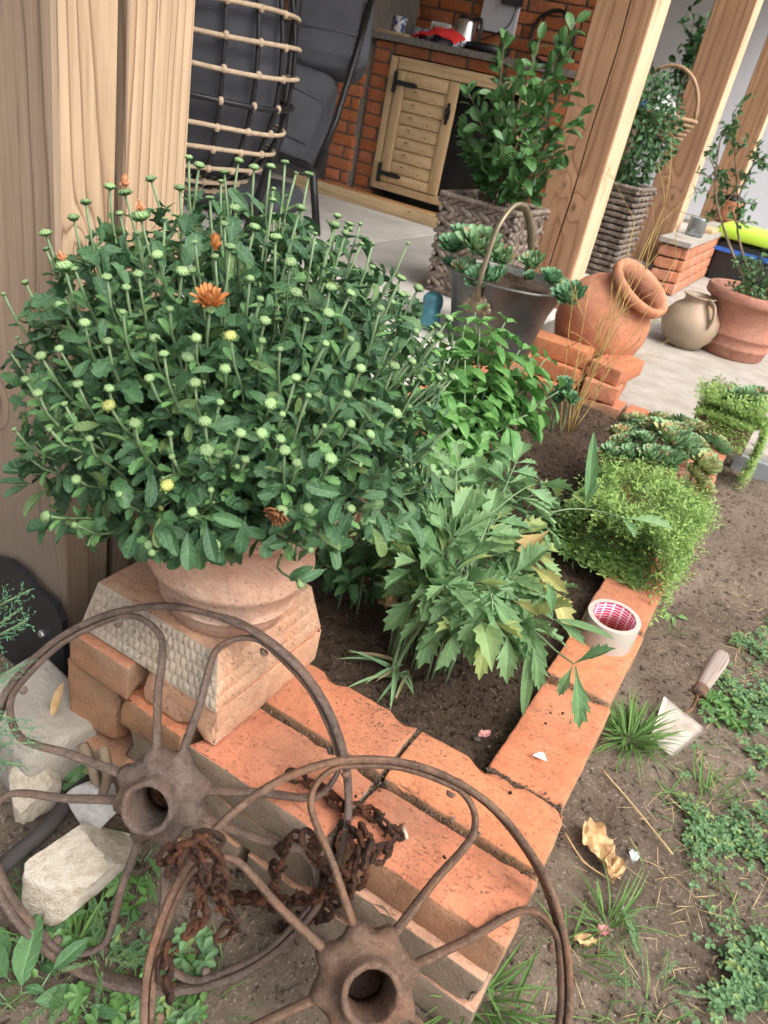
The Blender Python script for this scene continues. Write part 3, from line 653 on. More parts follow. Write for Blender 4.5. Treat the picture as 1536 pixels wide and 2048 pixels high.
# ------------------------------------------------------------------ the two iron wheels
def wheel(c, n, R, phase, half, label, mat, seed):
    t = thing('wheel_ornament', c, label, 'wheel', 'rusty iron wheels')
    n = Vector(n).normalized(); up = (Vector((0, 0, 1)) - n * n.z).normalized(); rt = up.cross(n)
    W = Matrix(((rt.x, up.x, n.x, c[0]), (rt.y, up.y, n.y, c[1]), (rt.z, up.z, n.z, c[2]), (0, 0, 0, 1)))
    rd = random.Random(seed)
    def pol(r, a, z=0): return Vector((r * math.cos(R_(a)), r * math.sin(R_(a)), z))
    mb = MB(); mb.tube([pol(R - .004 + .0012 * noise.noise((a * .05, seed, 0)), a, .0015 * noise.noise((a * .04, seed, 5))) for a in range(0, 360, 3)], .0072, 8, True, flat=(1.5, .75), ref=None)
    # section: wide along the axle, thin outwards
    mb = MB(); N = 120
    prof = [(-.0045, -.012), (-.001, -.0145), (.003, -.014), (.0048, -.006), (.0048, .006), (.003, .014), (-.001, .0145), (-.0045, .012), (-.003, 0)]
    for i in range(N):
        a = 360 * i / N; w = .0008 * noise.noise((a * .08, seed, 0))
        for (dr, dz) in prof: mb.v.append(tuple(pol(R - .005 + dr + w, a, dz)))
    k = len(prof)
    for i in range(N):
        for j in range(k):
            mb.f.append((i * k + j, i * k + (j + 1) % k, ((i + 1) % N) * k + (j + 1) % k, ((i + 1) % N) * k + j)); mb.m.append(0)
    mb.build('rim', mat, t, True, W)
    ri = R - .0122
    for q in range(4):          # each bar leaves the hub, follows the rim and comes back: two spokes
        pc = phase + 90 * q; pts = []
        side = []
        for (r, da) in ((.045, half * .80), (.09, half * .97), (.14, half * 1.03), (.185, half * 1.10), (.212, half * 1.09), (.231, half * .98), (ri - .003, half * .80), (ri, half * .58)):
            side.append((r, da))
        pp = [pol(r, pc + da * 1.0, .0) for r, da in side] + [pol(ri, pc)] + [pol(r, pc - da, .0) for r, da in reversed(side)]
        path = smooth_path(pp, 5); mb = MB(); m_ = len(path)
        rad = [.0094 - .0028 * min(1, min(i, m_ - 1 - i) / (m_ * .33)) for i in range(m_)]
        mb.tube(path, rad, 8, False, flat=(.62, 1.2), ref=(0, 0, 1)); mb.build('spoke_bar', mat, t, True, W)
        for da in (half * .62, -half * .62):
            mb = MB(); mb.lathe([(.0001, .005), (.004, .0045), (.006, .002), (.0065, -.002)], 8, Matrix.Translation(pol(ri - .009, pc + da)) @ Matrix.Rotation(R_(pc + da + 180), 4, 'Z') @ Matrix.Rotation(PI / 2, 4, 'Y')); mb.build('rivet', mat, t, True, W)
    # hub: lobed casting with a collar and an open bore
    mb = MB(); ns = 48
    def lob(a): 
        s_ = 0
        for q in range(4):
            for da in (half * .8, -half * .8):
                d = abs((a - (phase + 90 * q + da) + 180) % 360 - 180); s_ = max(s_, math.exp(-(d / 11.0) ** 2))
        return s_
    prof = [(.034, -.03), (.052, -.022), (.057, -.008), (.056, .008), (.051, .018), (.042, .023), (.0365, .030), (.0355, .052), (.034, .056), (.0285, .056), (.027, .052), (.0255, .0), (.025, -.03), (.034, -.03)]
    for i, (r, z) in enumerate(prof):
        for j in range(ns):
            a = 360 * j / ns; rr = r + (.012 * lob(a) if 1 <= i <= 5 else 0) * (1.0 if i < 5 else .5)
            rr += (.0035 if i < 6 else .0012) * noise.noise((math.cos(R_(a)) * 5, math.sin(R_(a)) * 5, z * 90 + seed)) + (.0022 if i < 6 else .0006) * noise.noise((math.cos(R_(a)) * 3, math.sin(R_(a)) * 3, z * 60 + seed)) + .001 * noise.noise((math.cos(R_(a)) * 9, math.sin(R_(a)) * 9, z * 150 + seed))
            mb.v.append(tuple(pol(rr, a, z)))
    for i in range(len(prof) - 1):
        for j in range(ns): mb.f.append((i * ns + j, i * ns + (j + 1) % ns, (i + 1) * ns + (j + 1) % ns, (i + 1) * ns + j)); mb.m.append(0)
    mb.build('hub', mat, t, True, W)
    mb = MB(); mb.lathe([(.0001, -.026), (.0257, -.026)], 16); mb.build('axle_stub', K['chain'], t, True, W)
    return t
wheel((-.479, -.334, -.020), (.30, -.803, .515), .262, 49.5, 31.5, 'rusty brown iron wheel leaning below the chrysanthemum pot', K['rust'], 3)
wheel((-.125, -.357, -.050), (.375, -.582, .722), .258, 85.5, 27.5, 'orange rusted iron wheel in front, over the brick corner', K['rust2'], 8)

# ------------------------------------------------------------------ corroded chain wound round the wheels
ch = thing('rusty_chain', (-.4, -.3, -.1), 'flaking dark rusty chain draped over wheels and bricks', 'chain')
lm = []
for s_ in range(5):
    mb = MB(); rd = random.Random(s_); pts = []
    for i in range(14):
        a = 2 * PI * i / 14; pts.append((.0085 * math.cos(a) + rd.uniform(-.001, .001), .0155 * math.sin(a), rd.uniform(-.0015, .0015)))
    mb.tube(pts, [.0033 * rd.uniform(.6, 1.5) for _ in range(14)], 6, True)
    lm.append(mb.mesh('link', [K['chain']]))
flk = []
def chain(path, parent=ch, wob=.004):
    path = smooth_path(path, 10); L = 0; nxt = 0; k = 0
    for i in range(1, len(path)):
        L += (path[i] - path[i - 1]).length
        if L >= nxt:
            nxt = L + .021; d = path[i] - path[i - 1]
            if d.length < 1e-6: continue
            nn = Vector((0, 0, 1)) if k % 2 else d.cross(Vector((0, 0, 1)))
            p = path[i] + rv(wob); link('link', lm[random.randrange(5)], parent, world=frame(p, d + rv(.15) * d.length, nn + rv(.5) * nn.length, random.uniform(.75, 1.1))); k += 1
            for _ in range(3): flk.append((random.randrange(8), frame(p + rv(.011), rv(), rv(), random.uniform(.002, .0055))))
wt = lambda px, py, d: CAM + ray(px, py) * d
pA = [onz(x, y, .012) for x, y in ((590, 1555), (630, 1575), (665, 1600), (700, 1612), (745, 1625), (775, 1650), (800, 1668), (770, 1705), (730, 1735))]
pB = [onz(705, 1660, .015), onz(720, 1700, .02), onz(700, 1750, .0)] + [ony(x, y, -.285) for x, y in ((690, 1790), (640, 1830), (590, 1855), (530, 1870), (470, 1860), (420, 1835))]
pC = [ony(x, y, -.30) for x, y in ((700, 1760), (640, 1790), (570, 1802), (500, 1800), (455, 1790), (410, 1770), (370, 1745))]
pD = [ony(x, y, -.30) for x, y in ((545, 1795), (552, 1745), (565, 1705), (590, 1675), (615, 1680), (630, 1715), (660, 1738), (700, 1745))]
pE = [wt(x, y, d) for x, y, d in ((330, 1720, .99), (355, 1690, .97), (390, 1672, .965), (425, 1680, .97), (450, 1690, .98))]
pF = [wt(x, y, d) for x, y, d in ((345, 1745, .99), (375, 1700, .965), (400, 1730, .965), (405, 1780, .985), (395, 1830, 1.0), (370, 1870, 1.02))]
pG = [wt(x, y, d) for x, y, d in ((405, 1690, .96), (440, 1740, .98), (445, 1800, 1.01), (470, 1850, 1.03), (440, 1880, 1.05))]
pH = [wt(x, y, d) for x, y, d in ((335, 1980, 1.07), (325, 1930, 1.05), (330, 1880, 1.03))]
for p_ in (pA, pB, pC, pD, pE, pF, pG, pH, [q + Vector((.012, 0, .012)) for q in pB[:4]], [q + Vector((-.008, -.01, .008)) for q in pC[2:]]): chain(p_)
joined('rust_flakes', OV, flk, K['chain'], ch)

# ------------------------------------------------------------------ stones, concrete block, black board, pipe on the left
def stone(name, c, size, seed, mat, label, rot=(0, 0, 0), cat='stone', group=None):
    bm = bmesh.new(); bmesh.ops.create_icosphere(bm, subdivisions=4, radius=.5); rd = random.Random(seed)
    pl_ = [(Vector((rd.gauss(0, 1), rd.gauss(0, 1), rd.gauss(0, 1))).normalized(), rd.uniform(.20, .40)) for _ in range(17)]
    for v in bm.verts:
        for n_, d_ in pl_:
            e = v.co.dot(n_) - d_
            if e > 0: v.co -= n_ * e * .995
        v.co += v.co.normalized() * (.012 * noise.noise(v.co * 4 + Vector((seed, 0, 0))) + .014 * noise.noise(v.co * 11))
    me = bpy.data.meshes.new(name); bm.to_mesh(me); bm.free(); me.materials.append(mat); auto(me, 24)
    me.polygons.foreach_set('use_smooth', [True] * len(me.polygons))
    w = Matrix.Translation(c) @ Matrix.Rotation(rot[2], 4, 'Z') @ Matrix.Rotation(rot[1], 4, 'Y') @ Matrix.Rotation(rot[0], 4, 'X') @ Matrix.Diagonal((*size, 1))
    return tag(link(name, me, None, world=w), label, cat, group)
stone('limestone_rock', (-.728, -.352, -.178), (.155, .12, .12), 3, K['lime'], 'ochre stained limestone rock at the left edge by the block', (.2, .5, -.5), group='pale rocks by the wheel')
stone('limestone_rock', (-.612, -.325, -.150), (.14, .10, .10), 11, K['limew'], 'small white rock just left of the wheel hub', (0, .1, .3), group='pale rocks by the wheel')
stone('limestone_rock', (-.572, -.388, -.192), (.24, .16, .16), 5, K['lime'], 'largest cream rock under the small white one', (.2, -.1, .75), group='pale rocks by the wheel')
b = link('concrete_block', auto(rbox_mesh('concrete_block', (.20, .15, .13), [K['blockc']], r=.012, step=.02, amp=.004, freq=30, seed=4, chips=9), 60), None, world=Matrix.Translation((-.815, -.272, -.178)) @ Matrix.Rotation(-.12, 4, 'Z'))
tag(b, 'rough grey concrete block at the foot of the near post', 'block')
bb = thing('black_board', (-.98, -.2, -.2), 'black curved metal plate bolted to the foot of the near post', 'plate')
poly = [ony(x, y, -.165) for x, y in ((-90, 1130), (-30, 1112), (15, 1122), (45, 1145), (70, 1178), (108, 1210), (124, 1245), (128, 1320), (130, 1405), (60, 1360), (0, 1310), (-90, 1250))]
nP = len(poly); v = [p.copy() for p in poly] + [p + Vector((0, .012, 0)) for p in poly]
mb = MB(); mb.add(v, [tuple(range(nP))[::-1], tuple(range(nP, 2 * nP))] + [(i, (i + 1) % nP, nP + (i + 1) % nP, nP + i) for i in range(nP)]); mb.build('plate', K['blackp'], bb, False)
mb = MB(); pb = ony(88, 1265, -.166); mb.lathe([(.0001, .009), (.006, .009), (.008, .006), (.008, 0)], 6, Matrix.Translation(pb) @ Matrix.Rotation(PI / 2, 4, 'X')); mb.build('bolt', K['kettle'], bb, False)
mb = MB(); mb.tube(smooth_path([(-.50 - .0, -.05, 0)], 1) if False else smooth_path([onz(-60, 1790, -.19), onz(20, 1720, -.185), onz(90, 1660, -.18), onz(150, 1590, -.18), onz(185, 1560, -.19)], 6), .013, 10)
tag(mb.build('black_pipe', simple('black_rubber', (.018, .016, .015), (.035, .03, .028), 30, .8, bump=.4), None), 'dirty black pipe lying between the rocks', 'pipe')
for (a, b_, c_), lab in ((((165, 1490, -.13), (185, 1540, -.16), (200, 1605, -.20)), 'short brown stick standing left of the wheel hub'), (((205, 1495, -.12), (215, 1550, -.16), (200, 1600, -.20)), 'curved brown stick beside the shorter stick')):
    mb = MB(); mb.tube(smooth_path([ony(a[0], a[1], -.30), ony(b_[0], b_[1], -.315), ony(c_[0], c_[1], -.33)], 6), [.009 - .0002 * i for i in range(13)], 7); tag(mb.build('stick', K['bark'], None), lab, 'stick')
mb = MB(); lv, lf = leaf(.10, .02, .5, 1, .6, -.2, .3, 8); A = frame(ony(100, 1440, -.275), ony(140, 1372, -.255) - ony(100, 1440, -.275), (0, -1, .5)); mb.add([A @ Vector(p) for p in lv], lf)
tag(mb.build('dry_husk', K['dryleaf'], None), 'thin tan husk leaning on the concrete block', 'husk')

# ------------------------------------------------------------------ tape roll and trowel
tp = onz(1210, 1278, 0); tr = thing('tape_roll', tp, 'roll of beige packing tape lying on the brick side wall', 'tape roll')
W = Matrix.Translation(tp) @ Matrix.Rotation(.06, 4, 'X'); ro, rin, th = .052, .041, .060
mb = MB(); mb.lathe([(rin + .0015, 0.001), (ro, .001), (ro + .0004, .003), (ro + .0004, th - .002), (ro, th), (rin + .0015, th)], 48); mb.build('tape', K['tapebody'], tr, True, W); auto(tr.children[0])
t_ = NT('tape_core_print'); ux = t_.n('ShaderNodeTexCoord').outputs['UV']; s_ = t_.sep(t_.co)
ang = t_.m('ARCTAN2', s_[1], s_[0]); fa = t_.m('FRACT', t_.m('MULTIPLY', ang, 2.23)); zz = t_.m('FRACT', t_.m('MULTIPLY', s_[2], 150.0))
bars = t_.m('MULTIPLY', t_.m('GREATER_THAN', fa, .2), t_.m('GREATER_THAN', t_.m('ADD', zz, t_.m('MULTIPLY', t_.noise(160, 2), .5)), .55))
t_.done(t_.mix(bars, (.62, .50, .52), (.50, .03, .11)), .7)
mb = MB(); mb.lathe([(rin + .0012, th - .001), (rin, th - .001), (rin, .001), (rin + .0012, .001)], 48); mb.build('printed_core', t_.mat, tr, True, W)
tw = thing('trowel', onz(1360, 1450, -.19), 'old trowel with square blade stuck in the soil', 'trowel')
A, B, C_, D = [onz(x, y, z) for x, y, z in ((1328, 1392, -.165), (1414, 1460, -.165), (1345, 1513, -.195), (1300, 1478, -.195))]
nrm = (B - A).cross(D - A).normalized(); nrm = nrm if nrm.z > 0 else -nrm
mb = MB(); g = 8; vv = []
for s_ in (0, 1):
    for j in range(g + 1):
        for i in range(g + 1):
            a, b_ = i / g, j / g; p = (A * (1 - a) + B * a) * (1 - b_) + (D * (1 - a) + C_ * a) * b_
            vv.append(p + nrm * (-.0018 * s_ + .003 * noise.noise(p * 30)))
n1 = (g + 1) ** 2
ff = [(j * (g + 1) + i, j * (g + 1) + i + 1, (j + 1) * (g + 1) + i + 1, (j + 1) * (g + 1) + i) for j in range(g) for i in range(g)]
ff2 = [tuple(n1 + i for i in reversed(q)) for q in ff]; rim_ = [i for i in range(g + 1)] + [(j + 1) * (g + 1) - 1 for j in range(1, g + 1)] + [g * (g + 1) + i for i in range(g - 1, -1, -1)] + [j * (g + 1) for j in range(g - 1, 0, -1)]
ff3 = [(rim_[i], rim_[(i + 1) % len(rim_)], n1 + rim_[(i + 1) % len(rim_)], n1 + rim_[i]) for i in range(len(rim_))]
mb.add(vv, ff + ff2 + ff3); mb.build('blade', K['steel'], tw)
h0, h1 = onz(1397, 1385, -.125), onz(1448, 1305, -.07)
mb = MB(); mb.tube(smooth_path([(A + B) / 2 + Vector((0, 0, -.004)), onz(1385, 1415, -.165), h0 + (h0 - h1) * .02], 5), .0042, 8); mb.build('tang', K['rust2'], tw)
ax = (h1 - h0); Lh = ax.length; Wm = frame(h0, ax, (0, 0, 1))
prof = [(.0001, -.001), (.0135, 0), (.0145, .008), (.015, .02), (.0175, .05), (.0195, .085), (.0190, Lh - .016), (.0135, Lh - .004), (.0001, Lh)]
mb = MB(); mb.lathe([(r, z) for r, z in prof], 16, Matrix.Rotation(-PI / 2, 4, 'X')); mb.build('handle', K['handle'], tw, True, Wm)
mb = MB(); mb.lathe([(.0148, -.003), (.0160, 0), (.0158, .016), (.0152, .018)], 16, Matrix.Rotation(-PI / 2, 4, 'X')); mb.build('ferrule', K['rust2'], tw, True, Wm)
# ------------------------------------------------------------------ chrysanthemum in its clay pot
PC = Vector((-.568, -.118, .142))
pot = thing('flower_pot', PC, 'dusty terracotta pot on the patterned slab under the chrysanthemum', 'pot')
prof = [(.0001, .0), (.078, .0), (.086, .004), (.092, .022), (.098, .034), (.1025, .039), (.100, .046), (.106, .06), (.112, .080), (.120, .087), (.122, .097), (.116, .105), (.121, .14), (.134, .172), (.153, .198), (.170, .206), (.178, .213), (.179, .233), (.170, .240), (.157, .235), (.14, .19), (.0001, .185)]
mb = MB(); mb.lathe(prof, 56, wob=.012, seed=3); o = mb.build('pot_body', K['terrapot'], pot, True, Matrix.Translation(PC)); auto(o, 50)
mum = thing('chrysanthemum', PC + Vector((0, 0, .12)), 'bushy chrysanthemum full of round green buds in clay pot', 'flower')
def topx(p):
    d = p - CAM; k = -d.dot(CB); return 768 + FPX * d.dot(CR) / k, 1024 - FPX * d.dot(CU) / k
DC = Vector((-.590, -.110, .455)); DR = Vector((.292, .292, .275))
def dome(px, py, shrink=1.0):
    """where the line of sight meets the rounded crown (or passes it closest)"""
    r = ray(px, py); R3 = DR * shrink
    o = Vector([(CAM[i] - DC[i]) / R3[i] for i in range(3)]); d = Vector([r[i] / R3[i] for i in range(3)])
    a, b, c = d.dot(d), o.dot(d), o.dot(o) - 1; D = b * b - a * c
    t = (-b - math.sqrt(D)) / a if D > 0 else -b / a
    return CAM + r * t
BUDS = [(378,319),(398,335),(477,325),(508,339),(541,337),(570,328),(592,348),(617,353),(449,348),(442,366),(220,378),(172,409),(93,471),(93,501),(8,590),(52,568),(148,440),(303,362),(275,468),(316,515),(364,548),(385,543),(390,486),(460,499),(508,459),(449,451),(545,403),(547,380),(253,578),(277,552),(214,558),(246,627),(125,613),(216,686),(328,711),(375,719),(392,679),(461,676),(529,645),(612,641),(656,630),(660,579),(524,683),(36,677),(21,706),(52,761),(77,790),(157,772),(219,780),(84,716),(668,455),(695,461),(656,492),(551,480),(439,808),(410,848),(523,869),(616,793),(692,791),(648,853),(737,872),(746,800),(787,736),(821,726),(874,759),(906,757),(414,904),(437,912),(490,921),(593,928),(422,981),(569,905),(616,1019),(865,957),(812,932),(864,898),(815,488),(835,580),(720,450),(745,490),(760,540),(690,470),(895,640),(876,675),(30,860),(155,960),(95,1032),(305,1105),(385,1025),(240,990),(335,972),(340,870),(345,915),(220,815),(130,810),(60,918),(830,665),(700,590),(650,690),(590,760),(560,880),(480,870),(600,420),(630,470),(580,530),(500,560),(440,590),(340,620),(310,680),(170,650),(120,700),(270,850),(180,880),(100,860),(300,760),(560,700),(590,590),(700,680),(760,620),(800,560),(780,690),(840,760),(790,830),(720,740),(660,920),(700,850),(540,810),(450,740),(390,770),(520,600),(470,420),(420,400),(360,380),(330,440),(240,430),(200,500),(150,540)]
BUDS = [(x, y) for x, y in BUDS if not ((380 < x < 450 and 585 < y < 640))]
leafT = [leaf(1, .40, .66, .42, .75, c, f_, 7, 0, .10, .14, i) for i, (c, f_) in enumerate(((.15, .15), (.35, .22), (.05, .3), (.5, .1), (.25, .35)))] + \
        [leaf(1, .56, .62, .45, .7, c, .18, 8, .15, .12, .14, i + 9) for i, c in enumerate((.2, .4, .1))]
def bud_mesh(s, mat, flat=.8, open_=0):
    mb = MB(); rd = random.Random(s); prof = [(.0001, -.55), (.5, -.5), (.9, -.2), (1.0, .1), (.85, .42), (.55, .6), (.25, .64), (.0001, .6)]
    mb.lathe([(r * (1 + .07 * (i % 2)), z * flat) for i, (r, z) in enumerate(prof)], 12, wob=.16, seed=s)
    for k in range(9):
        a = k * .698 + s; up = .15 + .25 * (k % 2); lv, lf = leaf(1.0, .42, .4, .9, .5, -.3, .2, 3, seed=k)
        A = Matrix.Rotation(a, 4, 'Z') @ Matrix.Translation((.5, 0, -.42)) @ Matrix.Rotation(-PI / 2, 4, 'Z') @ Matrix.Rotation(R_(12 + 38 * (k % 2)), 4, 'X') @ Matrix.Scale(1.05, 4)
        mb.add([A @ Vector(p) for p in lv], lf)
    for k in range(7):         # folded bracts on the top
        a = k * .897; A = Matrix.Rotation(a, 4, 'Z') @ Matrix.Translation((.8, 0, .12)) @ Matrix.Rotation(PI / 2, 4, 'Z') @ Matrix.Rotation(R_(38), 4, 'X') @ Matrix.Scale(.72, 4)
        lv, lf = leaf(1.0, .55, .45, .8, .5, .35, -.1, 3, seed=k); mb.add([A @ Vector(p) for p in lv], lf)
    return mb.mesh('bud', [mat])
budm = [bud_mesh(i, K['bud'], .75 + .12 * i) for i in range(4)]; budy = [bud_mesh(i + 5, K['budy'], 1.0) for i in range(2)]
S0 = PC + Vector((0, 0, .18)); lp = []; ly = []
def mum_stem(E, small=False, nleaf=20, rbud=.0060, bm_=None, bare=.10):
    dirv = Vector([(E[i] - DC[i]) / DR[i] for i in range(3)]); hd = Vector((dirv.x, dirv.y, 0))
    s = S0 + hd * .07 + rv(.012); L = (E - s).length
    upw = Vector((0, 0, 1)); tip = (dirv.normalized() * .45 + upw * .8 + rv(.22)).normalized()
    low = dirv.z < -.1
    c1 = s + (hd * .35 + upw * (.9 if not low else .25)) * L * .40; c2 = E - tip * L * .34
    if low: c2 = E - (tip * .6 + hd * .5) * L * .3
    path = bez(s, c1, c2, E, 12); wv = rv(.02); path = [p + wv * math.sin(i * .9) * (1 - i / 11) ** .5 for i, p in enumerate(path)]; mb = MB(); mb.tube(path, [.0023 - .0008 * i / 11 for i in range(12)], 5); st = mb.build('stem', K['mumstem'], mum)
    d = (path[-1] - path[-2]).normalized(); m_ = bm_ or random.choice(budm)
    r = rbud * random.choice((.5, .65, .8, .95, 1.0, 1.1)) * random.uniform(.9, 1.1); link('bud', m_, st, world=frame(E + d * r * .4, d.orthogonal(), d, r))
    for k in range(nleaf):
        t = .30 + (1 - bare - .30) * (k + random.random() * .6) / nleaf; f_ = t * 11; i = min(10, int(f_)); p = path[i].lerp(path[i + 1], f_ - i)
        tg = (path[i + 1] - path[i]).normalized(); a = k * 2.4 + random.random(); o_ = tg.orthogonal().normalized(); sd_ = (o_ * math.cos(a) + tg.cross(o_) * math.sin(a))
        out = (p - DC).normalized() if (p - DC).length > .05 else tg
        dd = sd_ * .85 + tg * .55 + out * .2 + Vector((0, 0, .05)); sz = random.uniform(.021, .035) * (1 if t < .74 else .68)
        (ly if (t > .66 and random.random() < .35) else lp).append((random.randrange(8), frame(p, dd, tg * .6 + upw * .5 + rv(.6), sz)))
    if random.random() < .45:  # smaller side buds on short stalks
        for k in range(random.choice((1, 1, 2))):
            q = path[9 - k]; e2 = q + (d * .7 + rv(.8)).normalized() * random.uniform(.012, .026); m2 = MB(); m2.tube([q, q.lerp(e2, .5) + rv(.002), e2], [.0013, .0011, .001], 4); st2 = m2.build('side_stem', K['mumstem'], mum)
            r2 = r * random.uniform(.4, .7); d2 = (e2 - q).normalized(); link('bud', m_, st2, world=frame(e2 + d2 * r2 * .4, d2.orthogonal(), d2, r2))
    for k in range(2):         # tiny leaves under the bud
        a = random.uniform(0, 6.28); o_ = d.orthogonal().normalized(); sd_ = o_ * math.cos(a) + d.cross(o_) * math.sin(a)
        ly.append((random.randrange(5), frame(path[10 - k], sd_ + d * .6, d, random.uniform(.010, .020))))
for (x, y) in BUDS: mum_stem(dome(x, y, random.uniform(.92, 1.05)), bm_=random.choice(budy) if random.random() < .05 else None)
for i in range(46):            # the far side of the crown
    a = random.uniform(.25, 2.6); e = random.uniform(-.3, 1.2); dv = Vector((math.cos(a) * math.cos(e), math.sin(a) * math.cos(e), math.sin(e)))
    mum_stem(DC + Vector([dv[k] * DR[k] for k in range(3)]) * random.uniform(.9, 1.02))
for i in range(4600):           # dense leaves inside the crown
    dv = rv(); 
    if dv.length < .2: continue
    dv.normalize()
    if dv.z < -.55: continue
    k = random.uniform(.42, .93); p = DC + Vector([dv[q] * DR[q] for q in range(3)]) * k
    if p.z < PC.z + .20 and Vector((p.x - PC.x, p.y - PC.y)).length < .12: continue
    t = dv.cross(rv()).normalized()
    lp.append((random.randrange(8), frame(p, t * .75 + dv * .5 + Vector((0, 0, .15)), dv * .5 + Vector((0, 0, .6)) + rv(.8), random.uniform(.021, .035))))
for i in range(150):           # lower skirt hanging over the rim of the pot
    a = random.uniform(0, 6.28); r = random.uniform(.17, .27); z = random.uniform(.36, .43) - .5 * max(0, r - .19)
    p = PC + Vector((r * math.cos(a), r * math.sin(a), z - .142)); o_ = Vector((math.cos(a), math.sin(a), 0))
    lp.append((random.randrange(8), frame(p, o_ * .7 + Vector((0, 0, random.uniform(-1.0, .1))) + rv(.4), Vector((0, 0, .7)) + o_ * .7 + rv(.3), random.uniform(.03, .045))))
for (x, y, sh) in ((620, 1100, .97), (600, 1165, .97), (430, 1090, .97), (95, 1035, 1.02), (150, 1050, 1.0), (700, 1020, .98), (300, 1090, 1.0)):
    mum_stem(dome(x, y, sh), nleaf=12, bare=.03)
for i in range(34):            # two shoots hanging in front of the pot
    b0 = random.choice(((620, 1060), (625, 1140), (400, 1060), (500, 1050), (340, 1050), (690, 1010), (270, 1065))); p = dome(b0[0] + random.uniform(-30, 30), b0[1] + random.uniform(-25, 25), .96)
    lp.append((random.randrange(5), frame(p, Vector((random.uniform(-.6, .6), -.3, random.uniform(-1, .2))), (-CB * -1).lerp(Vector((0, 0, 1)), .3) + rv(.3), random.uniform(.028, .04))))
def high(m):
    x, y = topx(m.translation + m.col[1].to_3d() * .5); return y < 1112 + 20 * math.sin(x * .02) + (45 if 590 < x < 640 else 0) - (.18 * (x - 640) if x > 640 else 0) - (.10 * (330 - x) if x < 330 else 0)
lp = [q for q in lp if high(q[1])]; ly = [q for q in ly if high(q[1])]
leaves(mum, leafT, lp, K['mum'], 300, 'leaf', 'inner_leaves'); leaves(mum, leafT, ly, K['mumy'], 120, 'young_leaf', 'tip_leaves')
def flower(px, py, r, rows, mat, up, name='flower', sh=1.02, close=0.0):
    E = dome(px, py, sh); mum_stem(E - Vector((0, 0, .004)), nleaf=8, rbud=.009)
    mb = MB(); d = Vector(up).normalized()
    for row in range(rows):
        n_ = 17 - row * 3
        for k in range(n_):
            a = 2 * PI * (k + .5 * (row % 2)) / n_ + random.uniform(-.1, .1); el = R_(18 + row * 22 + random.uniform(-8, 8)) + close
            lv, lf = leaf(1, .26, .65, .6, .6, -.25 + random.uniform(-.1, .1), .5, 5, seed=k)
            A = Matrix.Rotation(a, 4, 'Z') @ Matrix.Translation((.12 * r, 0, 0)) @ Matrix.Rotation(-PI / 2, 4, 'Z') @ Matrix.Rotation(el, 4, 'X') @ Matrix.Scale(r * random.uniform(.85, 1.1) * (1 - row * .12), 4)
            mb.add([A @ Vector(p) for p in lv], lf)
    mb.build(name, mat, mum, True, frame(E + d * .004, d.orthogonal(), d, 1))
flower(420, 615, .019, 4, K['petal'], (.15, -.35, 1)); flower(431, 508, .016, 3, K['petal'], (.1, -.2, 1), close=.9)
flower(251, 384, .014, 3, K['petalp'], (0, -.1, 1), 'opening_flower', close=1.0); flower(283, 432, .012, 3, K['petalp'], (-.1, -.1, 1), 'opening_flower', close=1.1)
flower(130, 532, .012, 3, K['petalp'], (-.3, -.2, 1), 'opening_flower', close=1.1); flower(562, 1018, .015, 4, K['witherp'], (.1, -.8, -.3), 'withered_flower', .97)

# ------------------------------------------------------------------ plants in the bed
def stem_to(parent, base, tip, mat, r0=.003, r1=.0015, bow=.15, n=9, name='stem', up=.5):
    base, tip = Vector(base), Vector(tip); L = (tip - base).length
    p = bez(base, base + Vector((0, 0, 1)) * L * up, tip - (tip - base).normalized() * L * .25 + Vector((0, 0, bow * L)), tip, n)
    mb = MB(); mb.tube(p, [r0 + (r1 - r0) * i / (n - 1) for i in range(n)], 5); mb.build(name, mat, parent); return p
# basil
bs = thing('basil_plant', (-.66, .88, -.03), 'bright green basil plant growing behind the lovage', 'plant')
bT = [leaf(1, .56, .42, .85, .6, c, f_, 7, 0, .12, .16, i) for i, (c, f_) in enumerate(((.25, .35), (.45, .25), (.1, .45), (.35, .15)))]
lp = []
for (x, y, yy) in ((960,650,.9),(905,665,.85),(1005,680,.95),(1065,715,1.0),(1118,782,1.0),(1050,780,.95),(985,745,.88),(930,720,.8),(905,815,.7),(1030,840,.85),(965,865,.75),(900,890,.65),(1085,760,1.05),(950,790,.8),(1015,760,.95),(880,760,.7),(860,850,.62),(940,930,.62),(1000,900,.72),(1055,830,.9),(930,650,.85),(985,665,.92),(1040,700,.98),(1090,720,1.03),(890,720,.75),(1000,800,.9),(870,800,.66),(935,850,.72),(1075,810,.95),(985,710,.9),(900,640,.88),(950,625,.95),(1010,645,1.0),(870,690,.8)):
    tip = ony(x, y, yy); base = Vector((-.62 + random.uniform(-.06, .06), yy * .7 + .2, -.04)); p = stem_to(bs, base, tip, K['mumstem'], .0035, .002, .05)
    for k in range(6):
        i = 8 - k; 
        if i < 3: break
        tg = (p[i] - p[i - 1]).normalized(); o_ = tg.orthogonal().normalized(); a0 = k * 1.57 + random.random() * .6
        for s_ in (0, PI):
            sd_ = o_ * math.cos(a0 + s_) + tg.cross(o_) * math.sin(a0 + s_); sz = (.045, .072, .085, .08, .075, .065)[k] * random.uniform(.8, 1.1)
            lp.append((random.randrange(4), frame(p[i] + sd_ * .004, sd_ + tg * (.8 if k == 0 else .25) + Vector((0, 0, -.2)), tg + Vector((0, 0, .5)) + rv(.2), sz)))
leaves(bs, bT, lp, K['basil'])
db = thing('dark_basil_plant', (-.56, .22, -.04), 'low dark green leafy plant in the shade beside the flower pot', 'plant'); lp = []
